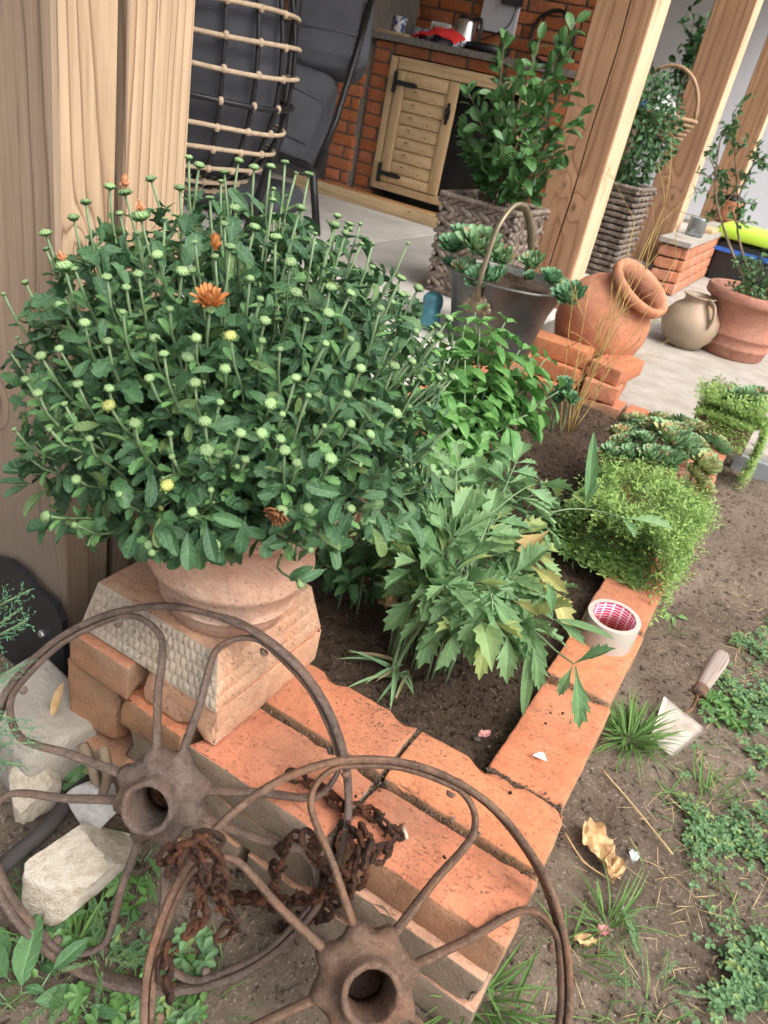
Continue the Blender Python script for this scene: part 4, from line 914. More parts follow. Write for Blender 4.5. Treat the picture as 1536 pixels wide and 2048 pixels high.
for (x, y) in ((690,1110),(650,1130),(730,1120),(700,1160),(760,1150),(670,1080),(720,1075),(780,1100),(760,1190),(640,1100)):
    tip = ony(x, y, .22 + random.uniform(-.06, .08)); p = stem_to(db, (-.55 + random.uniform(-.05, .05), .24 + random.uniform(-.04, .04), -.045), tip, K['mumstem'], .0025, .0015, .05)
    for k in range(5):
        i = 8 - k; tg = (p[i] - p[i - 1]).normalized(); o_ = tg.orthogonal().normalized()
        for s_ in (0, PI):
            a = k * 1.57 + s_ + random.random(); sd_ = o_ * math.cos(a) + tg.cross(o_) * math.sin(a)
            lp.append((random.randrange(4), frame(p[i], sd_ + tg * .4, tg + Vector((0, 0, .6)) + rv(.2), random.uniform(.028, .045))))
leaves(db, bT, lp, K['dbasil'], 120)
# lovage
lv_ = thing('lovage_plant', (-.34, .20, -.03), 'grey green lovage with toothed leaves in the middle of the bed', 'plant')
lT = [lobed(LOVR, w_, c, f_, .12, i) for i, (w_, c, f_) in enumerate(((1.3, .15, .3), (1.15, .35, .2), (1.45, .05, .35), (1.1, .5, .25), (.8, .15, .3), (.7, .35, .3)))] + [leaf(1, .16, .5, .8, .8, c, .35, 8, 0, .04, .06, i) for i, c in enumerate((.1, .3))]
lp = []; yl = []
def lov(px, py, y, base=None, n=3, sz=.075, spread=1.0, pool=None, bow=.2, droop=.0, rr=.003):
    tip = ony(px, py, y); base = base or Vector((-.345 + random.uniform(-.07, .07), .20 + random.uniform(-.05, .09), -.04)); rr *= .75
    p = stem_to(lv_, base, tip, K['mumstem'], rr, .0014, bow, 12, 'leaf_stalk'); d = (p[-1] - p[-3]).normalized()
    sd_ = d.cross(Vector((0, 0, 1))).normalized(); upn = sd_.cross(d); pool = lp if pool is None else pool
    tl = Vector((0, 0, -droop))
    pool.append((random.randrange(4), frame(tip, d + tl + rv(.12), upn + rv(.35), sz * 1.1)))
    for k in range(n):
        q = p[-2 - k] if k < 8 else p[4]
        for s_ in (-1, 1):
            pool.append((random.randrange(6), frame(q, sd_ * s_ * spread + d * (.75 - .1 * k) + tl + rv(.2), upn + rv(.4), sz * random.uniform(.75, 1.1))))
for x, y, yy in ((790,1090,.2),(825,1040,.25),(850,990,.3),(905,960,.4),(965,985,.42),(1010,1040,.4),(940,1060,.33),(885,1110,.2),(1050,1100,.4),(1000,1140,.3),(940,1170,.18),(1075,1170,.38),(905,1060,.25),(860,1130,.16),(1080,990,.5),(1020,960,.5),(960,1240,.1),(1010,1200,.2),(880,1190,.12),(1040,1230,.22),(930,1010,.4),(980,1090,.35),(820,1130,.15)):
    lov(x, y, yy, n=random.choice((2, 3, 3)), sz=random.uniform(.062, .092), bow=random.uniform(.1, .35))
    lov(x + random.uniform(-30, 30), y + random.uniform(-45, 15), yy - .03, n=3, sz=random.uniform(.06, .085), bow=random.uniform(.05, .3), rr=.002)
    lov(x + random.uniform(-30, 30), y + random.uniform(-25, 35), yy + .05, n=3, sz=random.uniform(.055, .08), bow=random.uniform(.05, .3), rr=.002)
for x, y, yy in ((840,1190,.12),(870,1230,.10),(915,1250,.08),(965,1265,.08),(1015,1265,.12),(1050,1215,.2),(1085,1120,.38),(1100,1060,.45),(890,1200,.10),(985,1225,.10),(945,1215,.1)):
    lov(x, y, yy, n=2, sz=random.uniform(.06, .08), bow=.35, droop=.5, rr=.0018)
def spray(pts, lf_, mat=None):     # a long stalk through given points with given leaflets
    mb = MB(); P_ = smooth_path(pts, 6); mb.tube(P_, [.0024 - .001 * i / len(P_) for i in range(len(P_))], 5); mb.build('leaf_stalk', K['mumstem'], lv_)
    for (a, b, n_, s_, t) in lf_: (lp if t < 9 else yl).append((t % 9, frame(a, b - a, n_, (b - a).length)))
O = lambda x, y, yy: ony(x, y, yy)
up = Vector((0, -.3, 1))
spray([O(1010, 1080, .4), O(1095, 1028, .45), O(1170, 1018, .5), O(1248, 1036, .5)], [(O(1172, 1018, .5), O(1190, 872, .52), -CB * -1 + up, 1, 6), (O(1172, 1012, .5), O(1145, 985, .5), up, 1, 4), (O(1248, 1036, .5), O(1350, 1048, .52), up, 1, 4), (O(1245, 1036, .5), O(1272, 1075, .5), up, 1, 2), (O(1172, 1010, .5), O(1198, 965, .5), up, 1, 6)])
spray([O(985, 1250, .18), O(1060, 1260, .15), O(1110, 1300, .12), O(1148, 1328, .10)], [(O(1148, 1328, .10), O(1222, 1290, .10), up, 1, 4), (O(1146, 1330, .10), O(1115, 1395, .08), up, 1, 4), (O(1150, 1332, .10), O(1165, 1462, .07), up, 1, 4), (O(1062, 1275, .14), O(1048, 1430, .10), up, 1, 6), (O(1060, 1275, .14), O(1012, 1335, .12), up, 1, 1), (O(1064, 1275, .14), O(1085, 1385, .12), up, 1, 4), (O(1108, 1238, .15), O(1225, 1270, .15), up, 1, 6), (O(1108, 1238, .15), O(1175, 1285, .14), up, 1, 4), (O(1105, 1235, .15), O(1100, 1165, .16), up, 1, 4)])
for (a, b, c_) in (((1090, 1170), (1160, 1250), .25), ((1060, 1130), (1150, 1190), .3), ((1100, 1060), (1060, 1100), .38), ((1020, 1200), (1100, 1230), .2), ((930, 1190), (1000, 1250), .15), ((1050, 1090), (1120, 1130), .35), ((1060, 1150), (1120, 1180), .3)):
    yl.append((random.randrange(6), frame(O(*a, c_), O(*b, c_ - .05) - O(*a, c_), up + rv(.6), random.uniform(.06, .09))))
leaves(lv_, lT, lp, K['lovage']); leaves(lv_, lT, yl, K['yleaf'], 40, 'yellowed_leaf', 'yellow_scraps')
for i in range(5):               # thick stalks at the base
    stem_to(lv_, (-.37 + random.uniform(-.05, .05), .15 + random.uniform(-.04, .05), -.045), O(random.uniform(840, 960), random.uniform(1120, 1190), .18), K['mumstem'], .004, .0025, .0, name='stalk', up=.35)
# strappy pale leaves at the foot of the lovage
sp = thing('bulb_leaves', (-.36, .10, -.04), 'pale strap leaves lying at the foot of the lovage', 'plant'); stT = [leaf(1, .09, .4, 1, .3, c, .3, 8, seed=i) for i, c in enumerate((.3, .5, .15))]
lp = [(random.randrange(3), frame((-.36 + random.uniform(-.02, .02), .13 + random.uniform(-.02, .02), -.03), (random.uniform(-.7, .4), -1 + random.random() * .8, random.uniform(.1, .6)), (0, 0, 1), random.uniform(.07, .12))) for _ in range(14)]
leaves(sp, stT, lp, K['semp'], 14)
# dried golden stalks
dr = thing('dry_flower_stalks', (-.52, 1.6, -.04), 'golden dried wispy flower stalks in front of the urn', 'plant')
tw_ = []
def twig(a, b, r, depth):
    a, b = Vector(a), Vector(b); m_ = (a + b) / 2 + rv(.12) * (b - a).length; P_ = bez(a, a.lerp(m_, .7), m_, b, 7); mb_.tube(P_, [r * (1 - .5 * i / 6) for i in range(7)], 4)
    if depth:
        for _ in range(4 if depth > 1 else 3):
            i = random.randrange(2, 7); d = (P_[i] - P_[i - 1]).normalized(); twig(P_[i], P_[i] + (d + rv(.9)).normalized() * (b - a).length * random.uniform(.18, .34), r * .6, depth - 1)
for (x, y, yy) in ((1330,410,1.75),(1300,470,1.7),(1245,560,1.65),(1180,570,1.6),(1270,440,1.7),(1210,640,1.62),(1140,640,1.6),(1350,520,1.75),(1230,700,1.6),(1160,700,1.55),(1290,540,1.7)):
    mb_ = MB(); twig((-.525 + random.uniform(-.02, .02), 1.58 + random.uniform(-.02, .03), -.04), O(x, y, yy), .0022, 2); mb_.build('stalk', K['twig'], dr)
# fleshy blue-green plant and seedlings
def rosette(s, n=34, spread=1.0, closed=.55, fat=.5):
    mb = MB(); rd = random.Random(s)
    for k in range(n):
        f_ = k / n; a = k * 2.39996 + rd.uniform(-.1, .1); el = R_(78 - 68 * f_ ** .8 * spread) + rd.uniform(-.08, .08); L = .35 + .65 * f_ ** .7
        lv2, lf2 = leaf(1, fat, .58, .55, .45, -.22, .25, 5, seed=k); thick = lv2.copy(); thick[:, 2] -= .10 * np.sin(np.clip(lv2[:, 1], 0, 1) * PI)
        A = Matrix.Rotation(a, 4, 'Z') @ Matrix.Translation((.06, 0, .12 * (1 - f_))) @ Matrix.Rotation(-PI / 2, 4, 'Z') @ Matrix.Rotation(el, 4, 'X') @ Matrix.Scale(L, 4)
        mb.add([A @ Vector(p) for p in lv2], lf2); mb.add([A @ Vector(p) for p in thick], [tuple(reversed(q)) for q in lf2])
    return mb
RS = {k: [rosette(i + 10 * j, 36, 1.0, fat=.46).mesh('rosette', [K[k]]) for i in range(3)] for j, k in enumerate(('semp', 'sempd', 'sempy'))}
def ros(parent, p, r, kind, n=(0, 0, 1), name='rosette'): return link(name, random.choice(RS[kind]), parent, world=frame(p, Vector(n).orthogonal() + rv(.3), Vector(n) + rv(.15), r))
sc = thing('stonecrop', (-.56, 1.5, -.03), 'small blue green stonecrop beside the dried stalks', 'plant')
for (x, y) in ((1125, 785), (1110, 800), (1140, 800), (1128, 770)): p = ony(x, y, 1.5); ros(sc, p, .035, 'sempd', (0, -.4, 1), 'rosette'); stem_to(sc, (p.x, 1.52, -.04), p, K['mumstem'], .003, .002, 0)
# ------------------------------------------------------------------ succulent planters on the side wall
sT = [leaf(1, .34, .55, .7, .5, .1, .2, 3, seed=i) for i in range(2)]
def sedum_strand(pts, pool, sz=.011, step=.0042, mb=None):
    P_ = smooth_path(pts, 6)
    if mb is not None: mb.tube(P_[::2], .0012, 4)
    acc = random.random() * step; k = random.randrange(9)
    for i in range(1, len(P_)):
        seg = P_[i] - P_[i - 1]; acc += seg.length
        while acc > step:
            acc -= step; k += 1; tg = seg.normalized(); o_ = tg.orthogonal().normalized(); a = k * 2.4; sd_ = o_ * math.cos(a) + tg.cross(o_) * math.sin(a)
            pool.append((random.randrange(2), frame(P_[i - 1].lerp(P_[i], random.random()) + rv(.002), sd_ + tg * .5 + Vector((0, 0, .15)), tg + Vector((0, 0, .3)), sz * random.uniform(.7, 1.25))))
tr1 = thing('clay_trough', (-.115, 1.05, 0), 'clay trough hidden under sedum on the side wall', 'planter')
x0, x1, y0, y1 = -.25, -.065, .80, 1.32
mb = MB(); mb.box((x0, y0, .002), (x1, y0 + .015, .10)).box((x0, y1 - .015, .002), (x1, y1, .10)).box((x0, y0 + .015, .002), (x0 + .015, y1 - .015, .10)).box((x1 - .015, y0 + .015, .002), (x1, y1 - .015, .10)).box((x0 + .015, y0 + .015, .002), (x1 - .015, y1 - .015, .085)); mb.build('trough_body', K['terradark'], tr1, False)
sd1 = thing('sedum_mat', (-.1, 1.0, .1), 'bright green creeping sedum spilling over the brick side wall', 'plant'); g1 = []; g2 = []; stm = MB()
for i in range(560):
    x, y = random.uniform(x0 - .02, x1 + .07), random.uniform(y0 - .08, 1.10); z = -.012 - .03 * sstep(.86, .72, y) - .045 * sstep(.96, 1.1, y) + .075 + .075 * max(0, 1 - ((x - (x0 + x1) / 2) / .16) ** 2) ** .5 + .045 * noise.noise((x * 11, y * 9, 0)) + .03 * random.random()
    a = random.uniform(0, 6.28); b = Vector((x, y, z - .04)); t_ = b + Vector((math.cos(a) * .03, math.sin(a) * .03, .055 + random.random() * .03)); sedum_strand([b, b.lerp(t_, .5) + Vector((0, 0, .012)), t_], g1 if random.random() < .8 else g2, random.uniform(.010, .015), .0052)
for i in range(110):               # over the outer edge and down
    y = random.uniform(y0 - .10, y1 - .16); b = Vector((x1 - random.uniform(0, .03), y, random.uniform(.09, .125))); L = random.uniform(.04, .12) + (.12 * random.random() ** 2 if y < 1.0 else 0)
    sedum_strand([b, b + Vector((.035, random.uniform(-.02, .02), .015)), b + Vector((.06, random.uniform(-.04, .03), -L * .5)), b + Vector((.05 + random.uniform(-.01, .03), random.uniform(-.05, .03), -L))], g1 if random.random() < .85 else g2, .012, .0052)
for i in range(130):               # towards the viewer over the brick
    x = random.uniform(x0 - .03, x1 + .01); b = Vector((x, y0 + random.uniform(0, .03), random.uniform(.085, .125))); q = random.uniform(.03, .12)
    sedum_strand([b, b + Vector((0, -.025 - random.random() * .02, random.uniform(-.01, .025))), b + Vector((random.uniform(-.03, .03), -.035 - random.random() * .03, -.03 - random.random() * .04)), Vector((x + random.uniform(-.04, .04), y0 - .05 - q * .6, .012))], g2 if random.random() < .6 else g1, .017, .0072)
for i in range(80):               # into the bed
    y = random.uniform(y0 - .06, y1 - .2); b = Vector((x0 + random.uniform(0, .02), y, random.uniform(.08, .12))); q = random.uniform(.0, .09)
    sedum_strand([b, b + Vector((-.03, 0, .015)), b + Vector((-.05, random.uniform(-.02, .02), -.07)), Vector((x0 - .03 - q, y + random.uniform(-.06, .04), -.03))], g2, .016, .008)
joined('sedum_shoots', sT, g1, K['sedum'], sd1); joined('dark_sedum_shoots', sT, g2, K['sedumd'], sd1)
hl = thing('houseleek_cluster', (-.12, 1.25, .1), 'cluster of pale pink edged houseleek rosettes behind the creeping sedum', 'plant')
for i in range(54):
    x, y = random.uniform(x0 - .05, x1 + .02), random.uniform(1.03, y1 + .03); c = Vector(((x0 + x1) / 2, 1.2, 0)); z = .155 + .045 * (1 - abs(x - c.x) / .11) + random.uniform(-.01, .015) - (.03 if y < 1.1 else 0)
    ros(hl, (x, y, z), random.uniform(.034, .054), random.choice(('semp', 'semp', 'sempy', 'sempy', 'semp')), Vector(((x - c.x) * 4, (y - c.y) * 2.2, 1)))
fs = thing('flower_spike', (-.06, 1.0, .12), 'thin sedum flower spike standing out of the sedum mat', 'plant'); g3 = []; mb = MB(); sedum_strand([O(1112, 0, 1) if False else ony(1368, 965, 1.0), ony(1375, 925, 1.0), ony(1380, 890, 1.0), ony(1388, 868, 1.0)], g3, .009, .006, mb); mb.build('stem', K['mumstem'], fs); joined('spike_leaves', sT, g3, K['sedumd'], fs)
tr2 = thing('brown_trough', (-.07, 1.95, 0), 'small brown clay planter at the far end of the side wall', 'planter')
ax0, ax1, ay0, ay1 = -.18, .01, 1.84, 1.98
mb = MB(); mb.box((ax0, ay0, .002), (ax1, ay0 + .014, .10)).box((ax0, ay1 - .014, .002), (ax1, ay1, .10)).box((ax0, ay0 + .014, .002), (ax0 + .014, ay1 - .014, .10)).box((ax1 - .014, ay0 + .014, .002), (ax1, ay1 - .014, .10)).box((ax0 + .014, ay0 + .014, .002), (ax1 - .014, ay1 - .014, .09)); mb.build('trough_body', simple('brown_clay', (.13, .075, .05), (.19, .115, .08), 10, .85), tr2, False)
sd2 = thing('trailing_sedum', (-.07, 1.9, .1), 'yellow green sedum trailing from the small brown planter', 'plant'); g1 = []
for i in range(420):
    x, y = random.uniform(ax0, ax1), random.uniform(ay0, ay1); a = random.uniform(0, 6.28); b = Vector((x, y, .09)); sedum_strand([b, b + Vector((math.cos(a) * .02, math.sin(a) * .02, .05)), b + Vector((math.cos(a) * .05, math.sin(a) * .05, .055 + random.random() * .05))], g1, .016, .007)
for i in range(130):
    s_ = random.random(); b = Vector((ax1 - .01, random.uniform(ay0, ay1), .10)) if s_ < .55 else Vector((random.uniform(ax0, ax1), ay0, .10)); o_ = Vector((.05, 0, 0)) if s_ < .55 else Vector((0, -.04, 0)); L = random.uniform(.05, .26 if s_ < .55 else .11)
    sedum_strand([b, b + o_ * .7 + Vector((0, 0, .01)), b + o_ + Vector((0, 0, -L * .5)), b + o_ * .9 + rv(.02) + Vector((0, 0, -L))], g1, .015, .006)
joined('sedum_shoots', sT, g1, K['sedum'], sd2)
for (x, y, r) in ((-.05, 1.90, .05), (-.03, 1.95, .045), (-.09, 1.87, .04)): ros(sd2, (x, y + .02, .165), r * 1.1, 'semp', (.1, -.4, 1))

# ------------------------------------------------------------------ metal bucket with houseleeks
BC = Vector((-.965, 1.84, .066)); bk = thing('metal_bucket', BC, 'dull pewter bucket with brass handle behind the basil', 'bucket')
mb = MB(); mb.lathe([(.0001, 0), (.15, 0), (.158, .008), (.160, .03), (.168, .09), (.185, .17), (.212, .235), (.228, .255), (.234, .262), (.230, .268), (.222, .262), (.2, .23), (.0001, .228)], 48, wob=.012, seed=2, sy=.92); mb.build('bucket_body', K['pewter'], bk, True, Matrix.Translation(BC))
hp = [Vector((-.012, -.186, .20)), Vector((-.012, -.212, .27)), Vector((-.012, -.190, .40)), Vector((-.008, -.165, .465)), Vector((.0, -.10, .51)), Vector((.01, -.02, .50)), Vector((.02, .05, .44)), Vector((.03, .10, .36)), Vector((.035, .13, .25))]
mb = MB(); P_ = smooth_path([BC + p for p in hp], 5); mb.tube(P_, .011, 10, flat=(1.25, .75)); mb.build('handle', K['brass'], bk)
mb = MB(); cp = BC + Vector((-.012, -.181, .185)); rd = random.Random(2)
for k in range(16):
    a = k / 16 * 2 * PI; r = .030 * (1 + .35 * math.cos(3 * a + 1.57)); P0 = cp + Vector((r * math.cos(a) * 1.2, -.004, r * math.sin(a))); mb.lathe([(.0001, .004), (.008, .003), (.013, -.002)], 8, Matrix.Translation(P0) @ Matrix.Rotation(PI / 2, 4, 'X'))
mb.lathe([(.0001, .014), (.02, .011), (.034, 0)], 12, Matrix.Translation(cp) @ Matrix.Rotation(PI / 2, 4, 'X')); mb.build('cast_ornament', K['brass'], bk)
mb = MB(); g = 20; vv = [(BC.x + .2 * (i / g * 2 - 1), BC.y + .165 * (j / g * 2 - 1), BC.z + .245 + .012 * noise.noise((i * .5, j * .5, 3))) for j in range(g + 1) for i in range(g + 1)]
mb.add(vv, [(j * (g + 1) + i, j * (g + 1) + i + 1, (j + 1) * (g + 1) + i + 1, (j + 1) * (g + 1) + i) for j in range(g) for i in range(g) if ((i + .5) / g * 2 - 1) ** 2 + ((j + .5) / g * 2 - 1) ** 2 < .98]); tag(mb.build('bucket_soil', K['bedsoil'], None), 'dark soil filling the metal bucket', 'soil', kind='stuff')
bh = thing('bucket_houseleeks', BC + Vector((0, 0, .24)), 'green houseleek rosettes growing in the metal bucket', 'plant')
for (x, y, yy, r, k) in ((955,500,1.76,.115,'semp'),(905,500,1.80,.085,'sempd'),(925,480,1.88,.085,'sempd'),(960,565,1.68,.09,'sempd'),(990,560,1.70,.07,'sempd'),(1000,520,1.86,.075,'semp'),(930,545,1.72,.075,'semp'),(895,530,1.78,.04,'sempd'),(1065,530,1.9,.07,'semp'),(1060,555,1.8,.035,'sempd'),(1100,562,1.8,.065,'sempd'),(1138,600,1.72,.085,'sempd'),(1128,575,1.8,.04,'sempy')):
    ros(bh, ony(x, y, yy), r * .84, k, (random.uniform(-.3, .2), -.45, 1))
tl = thing('teal_bag', (-1.17, 1.62, .08), 'teal plastic bag crumpled at the left of the metal bucket', 'bag'); link('bag', rbox_mesh('bag', (.06, .07, .13), [K['teal']], r=.02, step=.008, amp=.012, freq=25, seed=3), tl, world=Matrix.Translation((-1.185, 1.74, .148)))

# ------------------------------------------------------------------ tilted urn on loose bricks
UR = thing('clay_urn', (-.63, 2.2, .1), 'big terracotta urn lying tilted on loose bricks', 'urn')
ua = Vector((.50, -.15, .78)).normalized(); uc = Vector((-.66, 2.22, .21))
mb = MB(); up_ = [(.0001, -.20), (.085, -.195), (.12, -.175), (.165, -.12), (.192, -.05), (.197, .0), (.188, .05), (.162, .10), (.128, .135), (.112, .15), (.110, .165), (.122, .172), (.138, .18), (.143, .192), (.141, .212), (.134, .22), (.122, .22), (.112, .21), (.104, .19), (.100, .15), (.14, .10), (.17, .0), (.14, -.12), (.0001, -.17)]
mb.lathe(up_, 56, wob=.006, seed=6); mb.build('urn_body', K['terra'], UR, True, frame(uc, ua.orthogonal(), ua, .93)); auto(UR.children[0], 60)
for lo, hi, rot, lab in (((-.86, 1.93, 0), (-.61, 2.05, .065), -.05, 'lowest brick at the left under the urn'), ((-.87, 1.95, .068), (-.62, 2.07, .133), .06, 'upper brick at the left under the urn'), ((-.60, 1.90, -.01), (-.47, 2.15, .055), .1, 'lower brick at the right under the urn'), ((-.585, 1.93, .058), (-.46, 2.18, .118), -.12, 'upper brick at the right under the urn'), ((-.86, 2.12, 0), (-.61, 2.24, .065), .03, 'brick behind the left pair under the urn')):
    tag(brick(None, lo, hi, ('brick', 'brick'), rot, name='loose_brick'), lab, 'brick', 'bricks under the urn')

# ------------------------------------------------------------------ jug, big pot with young tree
jp = onz(1362, 692, -.03); jg = thing('clay_jug', jp, 'round stoneware jug with handle beside the big terracotta pot', 'jug')
mb = MB(); mb.lathe([(.0001, 0), (.06, 0), (.085, .01), (.125, .06), (.14, .11), (.135, .155), (.105, .20), (.072, .225), (.066, .24), (.072, .252), (.082, .258), (.076, .262), (.062, .25), (.058, .2), (.0001, .1)], 40, wob=.01, seed=1); mb.build('jug_body', K['jug'], jg, True, Matrix.Translation(jp))
mb = MB(); mb.tube(smooth_path([jp + Vector(p) for p in ((.055, -.05, .25), (.09, -.085, .235), (.105, -.10, .19), (.095, -.09, .14))], 5), .014, 8, flat=(1.4, .6)); mb.build('handle', K['jug'], jg)
bp = onz(1445, 712, -.03) + Vector((.02, .10, 0)); PT = thing('terracotta_pot', bp, 'large ribbed terracotta pot with a young leafy tree', 'pot')
mb = MB(); mb.lathe([(.0001, 0), (.145, 0), (.155, .01), (.163, .05), (.170, .056), (.170, .068), (.165, .075), (.172, .105), (.180, .112), (.180, .122), (.176, .13), (.188, .24), (.205, .27), (.222, .275), (.228, .285), (.228, .315), (.220, .325), (.205, .322), (.195, .29), (.0001, .285)], 56, wob=.008, seed=4); mb.build('pot_body', K['terradark'], PT, True, Matrix.Translation(bp)); auto(PT.children[0], 50)
yt = thing('young_tree', bp + Vector((0, 0, .28)), 'thin young tree with small leaves in the ribbed pot', 'tree'); oT = [leaf(1, .55, .5, .6, .5, c, .15, 4, 0, .1, seed=i) for i, c in enumerate((.1, .3))]
lp = []; y0_ = bp.y
def twigs(parent, pts, mat, r, pool, n, sz, spread, tmin=.3):
    P_ = smooth_path(pts, 6); mb = MB(); mb.tube(P_, [r * (1 - .6 * i / len(P_)) for i in range(len(P_))], 5); mb.build('trunk', mat, parent)
    for k in range(n):
        i = random.randrange(int(len(P_) * tmin), len(P_)); d = (rv() + Vector((0, 0, .5))).normalized(); L = random.uniform(.3, 1) * spread; e = P_[i] + d * L; mb = MB(); mb.tube([P_[i], P_[i].lerp(e, .5) + rv(.01), e], [r * .35, r * .3, r * .2], 4); mb.build('twig', mat, parent)
        for q in range(9):
            p = P_[i].lerp(e, .3 + .7 * q / 8); pool.append((random.randrange(2), frame(p, rv() + d * .6, Vector((0, 0, 1)) + rv(.5), sz * random.uniform(.6, 1.1))))
twigs(yt, [bp + Vector((.0, 0, .28)), ony(1455, 480, y0_), ony(1430, 380, y0_), ony(1440, 280, y0_)], K['bark'], .008, lp, 16, .042, .12, .45)
twigs(yt, [bp + Vector((.03, .02, .28)), ony(1478, 480, y0_ + .05), ony(1475, 400, y0_ + .05), ony(1465, 230, y0_ + .05)], K['bark'], .007, lp, 16, .042, .12, .45)
twigs(yt, [ony(1475, 400, y0_ + .05), ony(1500, 340, y0_), ony(1530, 310, y0_)], K['bark'], .005, lp, 8, .042, .10)
leaves(yt, oT, lp, K['box'], 120)
bx_ = thing('small_box_shrub', bp + Vector((0, 0, .29)), 'low dark box shrub at the foot of the young tree', 'shrub'); lp = []
for i in range(60):
    a = random.uniform(0, 6.28); r = random.uniform(.02, .17); e = bp + Vector((math.cos(a) * r, math.sin(a) * r, random.uniform(.35, .55) - r * .5)); p = stem_to(bx_, bp + Vector((math.cos(a) * r * .4, math.sin(a) * r * .4, .28)), e, K['bark'], .002, .001, 0) if i < 30 else [bp.lerp(e, q / 8) for q in range(9)]
    for q in range(14): lp.append((random.randrange(2), frame(p[random.randrange(3, 9)] + rv(.012), rv() + Vector((0, 0, .4)), rv() + Vector((0, 0, .8)), random.uniform(.018, .03))))
leaves(bx_, oT, lp, K['box'], 100)

# ------------------------------------------------------------------ wicker planters
def basket(c, w, h, label, nrow, ncol, slant, taper=.9, liner=True):
    t = thing('wicker_planter', c, label, 'planter', 'square wicker planters'); loz = MB(); hw_ = w / 2
    mbw = MB(); base = rbox((1, 1, 1), r=.42, step=.2, amp=0)[:2]
    for s_ in range(4):
        Rm = Matrix.Rotation(s_ * PI / 2, 4, 'Z'); rows = MB()
        for j in range(nrow):
            z = h * (j + .5) / nrow; k = taper + (1 - taper) * z / h; hh = hw_ * k
            for i in range(ncol):
                x = (-1 + 2 * (i + .5 + (.5 if j % 2 else 0) - .25) / ncol) * hh; dy = .006 if (i + j) % 2 else .0
                A = Matrix.Translation(c) @ Rm @ Matrix.Translation((x, -hh - dy, z)) @ Matrix.Rotation(slant * (1 if j % 2 else -1) + random.uniform(-.08, .08), 4, 'Y') @ Matrix.Diagonal((hh * 2 / ncol * 1.75, .020, h / nrow * .80, 1))
                rows.add([A @ Vector(p) for p in base[0]], base[1])
        rows.build('woven_side', K['wicker'], t)
    inner = MB(); k = hw_ * .95
    inner.box((-k * taper, -k * taper, .004), (k * taper, k * taper, h * .86)); inner.build('liner', K['blackp'], t, False, Matrix.Translation(c))
    rim = MB(); N = 26
    for s_ in range(4):
        a, b = [Matrix.Rotation(s_ * PI / 2, 4, 'Z') @ Vector(p) for p in ((-hw_ - .006, -hw_ - .006, h), (hw_ + .006, -hw_ - .006, h))]
        for i in range(N):
            p = a.lerp(b, (i + .5) / N); d = (b - a) / N; A = Matrix.Translation(Vector(c) + p) @ frame((0, 0, 0), d.normalized() + Vector((0, 0, .9)) * (.35), (0, 0, 1), 1) @ Matrix.Diagonal((.030, d.length * 1.5, .024, 1)); rim.add([A @ Vector(q) for q in base[0]], base[1])
    rim.build('braided_rim', K['wicker'], t)
    return t
c1 = Vector((-1.31, 2.44, .082)); basket(c1, .34, .405, 'dark square wicker planter holding the tall glossy shrub', 13, 8, .5)
sh = thing('glossy_shrub', c1 + Vector((0, 0, .35)), 'tall glossy round leaved shrub in the near wicker planter', 'shrub'); rT = [leaf(1, .58, .58, .55, .6, c, f_, 5, 0, .1, .05, i) for i, (c, f_) in enumerate(((.1, .2), (.3, .15), (-.1, .3)))]; lp = []
for k, (x, y, yy) in enumerate(((1150,45,2.45),(1080,80,2.4),(1010,80,2.4),(1040,140,2.3),(1120,130,2.5),(935,180,2.35),(925,260,2.35),(960,240,2.3),(1000,200,2.25),(1060,200,2.25),(1150,170,2.5),(1160,230,2.5),(1120,250,2.4),(1130,300,2.4),(960,310,2.3),(1010,290,2.2),(1060,290,2.2),(1100,340,2.3),(980,350,2.3),(1040,360,2.2),(1000,130,2.4),(1090,160,2.4),(935,290,2.45),(1075,390,2.3),(1015,390,2.3),(1140,100,2.45),(985,270,2.4),(1090,240,2.5))):
    e = ony(x, y, yy); p = stem_to(sh, c1 + Vector((random.uniform(-.06, .06), random.uniform(-.06, .06), .34)), e, K['bark'], .005, .002, .02, 12, 'branch', .6)
    for q in range(22):
        i = 11 - int(q / 22 * 8); pp = p[i].lerp(p[i - 1], random.random()); d = (p[i] - p[i - 1]).normalized(); lp.append((random.randrange(3), frame(pp + rv(.01), rv() + d * .7 + Vector((0, 0, .15)), rv(.7) + Vector((0, -.2, .8)), random.uniform(.046, .074))))
leaves(sh, rT, lp, K['shrub'])
c2 = Vector((-1.23, 4.0, .082)); basket(c2, .36, .50, 'tall wicker planter between the cracked post and the next', 15, 7, .05)
tp_ = thing('box_topiary', c2 + Vector((0, 0, .5)), 'dense clipped box shrub in the tall wicker planter', 'shrub'); lp = []
mb = MB(); mb.tube([c2 + Vector((0, 0, .4)), c2 + Vector((0, 0, .8))], .02, 8); mb.build('trunk', K['bark'], tp_)
for i in range(4200):
    d = rv(); 
    if d.length > 1 or d.length < .55: continue
    p = c2 + Vector((d.x * .25, d.y * .25, .77 + d.z * .31)); lp.append((random.randrange(2), frame(p, rv() + d, d + rv(.6) + Vector((0, 0, .4)), random.uniform(.026, .042))))
for i in range(160): p = c2 + Vector((random.uniform(-.16, .02), -.2 + random.uniform(-.03, .02), random.uniform(.36, .55))); lp.append((random.randrange(2), frame(p, rv(), rv() + Vector((0, -.5, .5)), random.uniform(.02, .03))))
leaves(tp_, oT, lp, K['boxd'], 120)
hb = thing('willow_basket', (-1.14, 4.3, 1.0), 'willow basket with arched handle standing above the box shrub', 'basket'); hc = Vector((-1.19, 4.36, .84))
mb = MB()
for j in range(6): mb.tube([hc + Vector((math.cos(a * PI / 12) * (.15 + .012 * j), math.sin(a * PI / 12) * (.12 + .012 * j), .025 * j)) for a in range(24)], .012, 6, True)
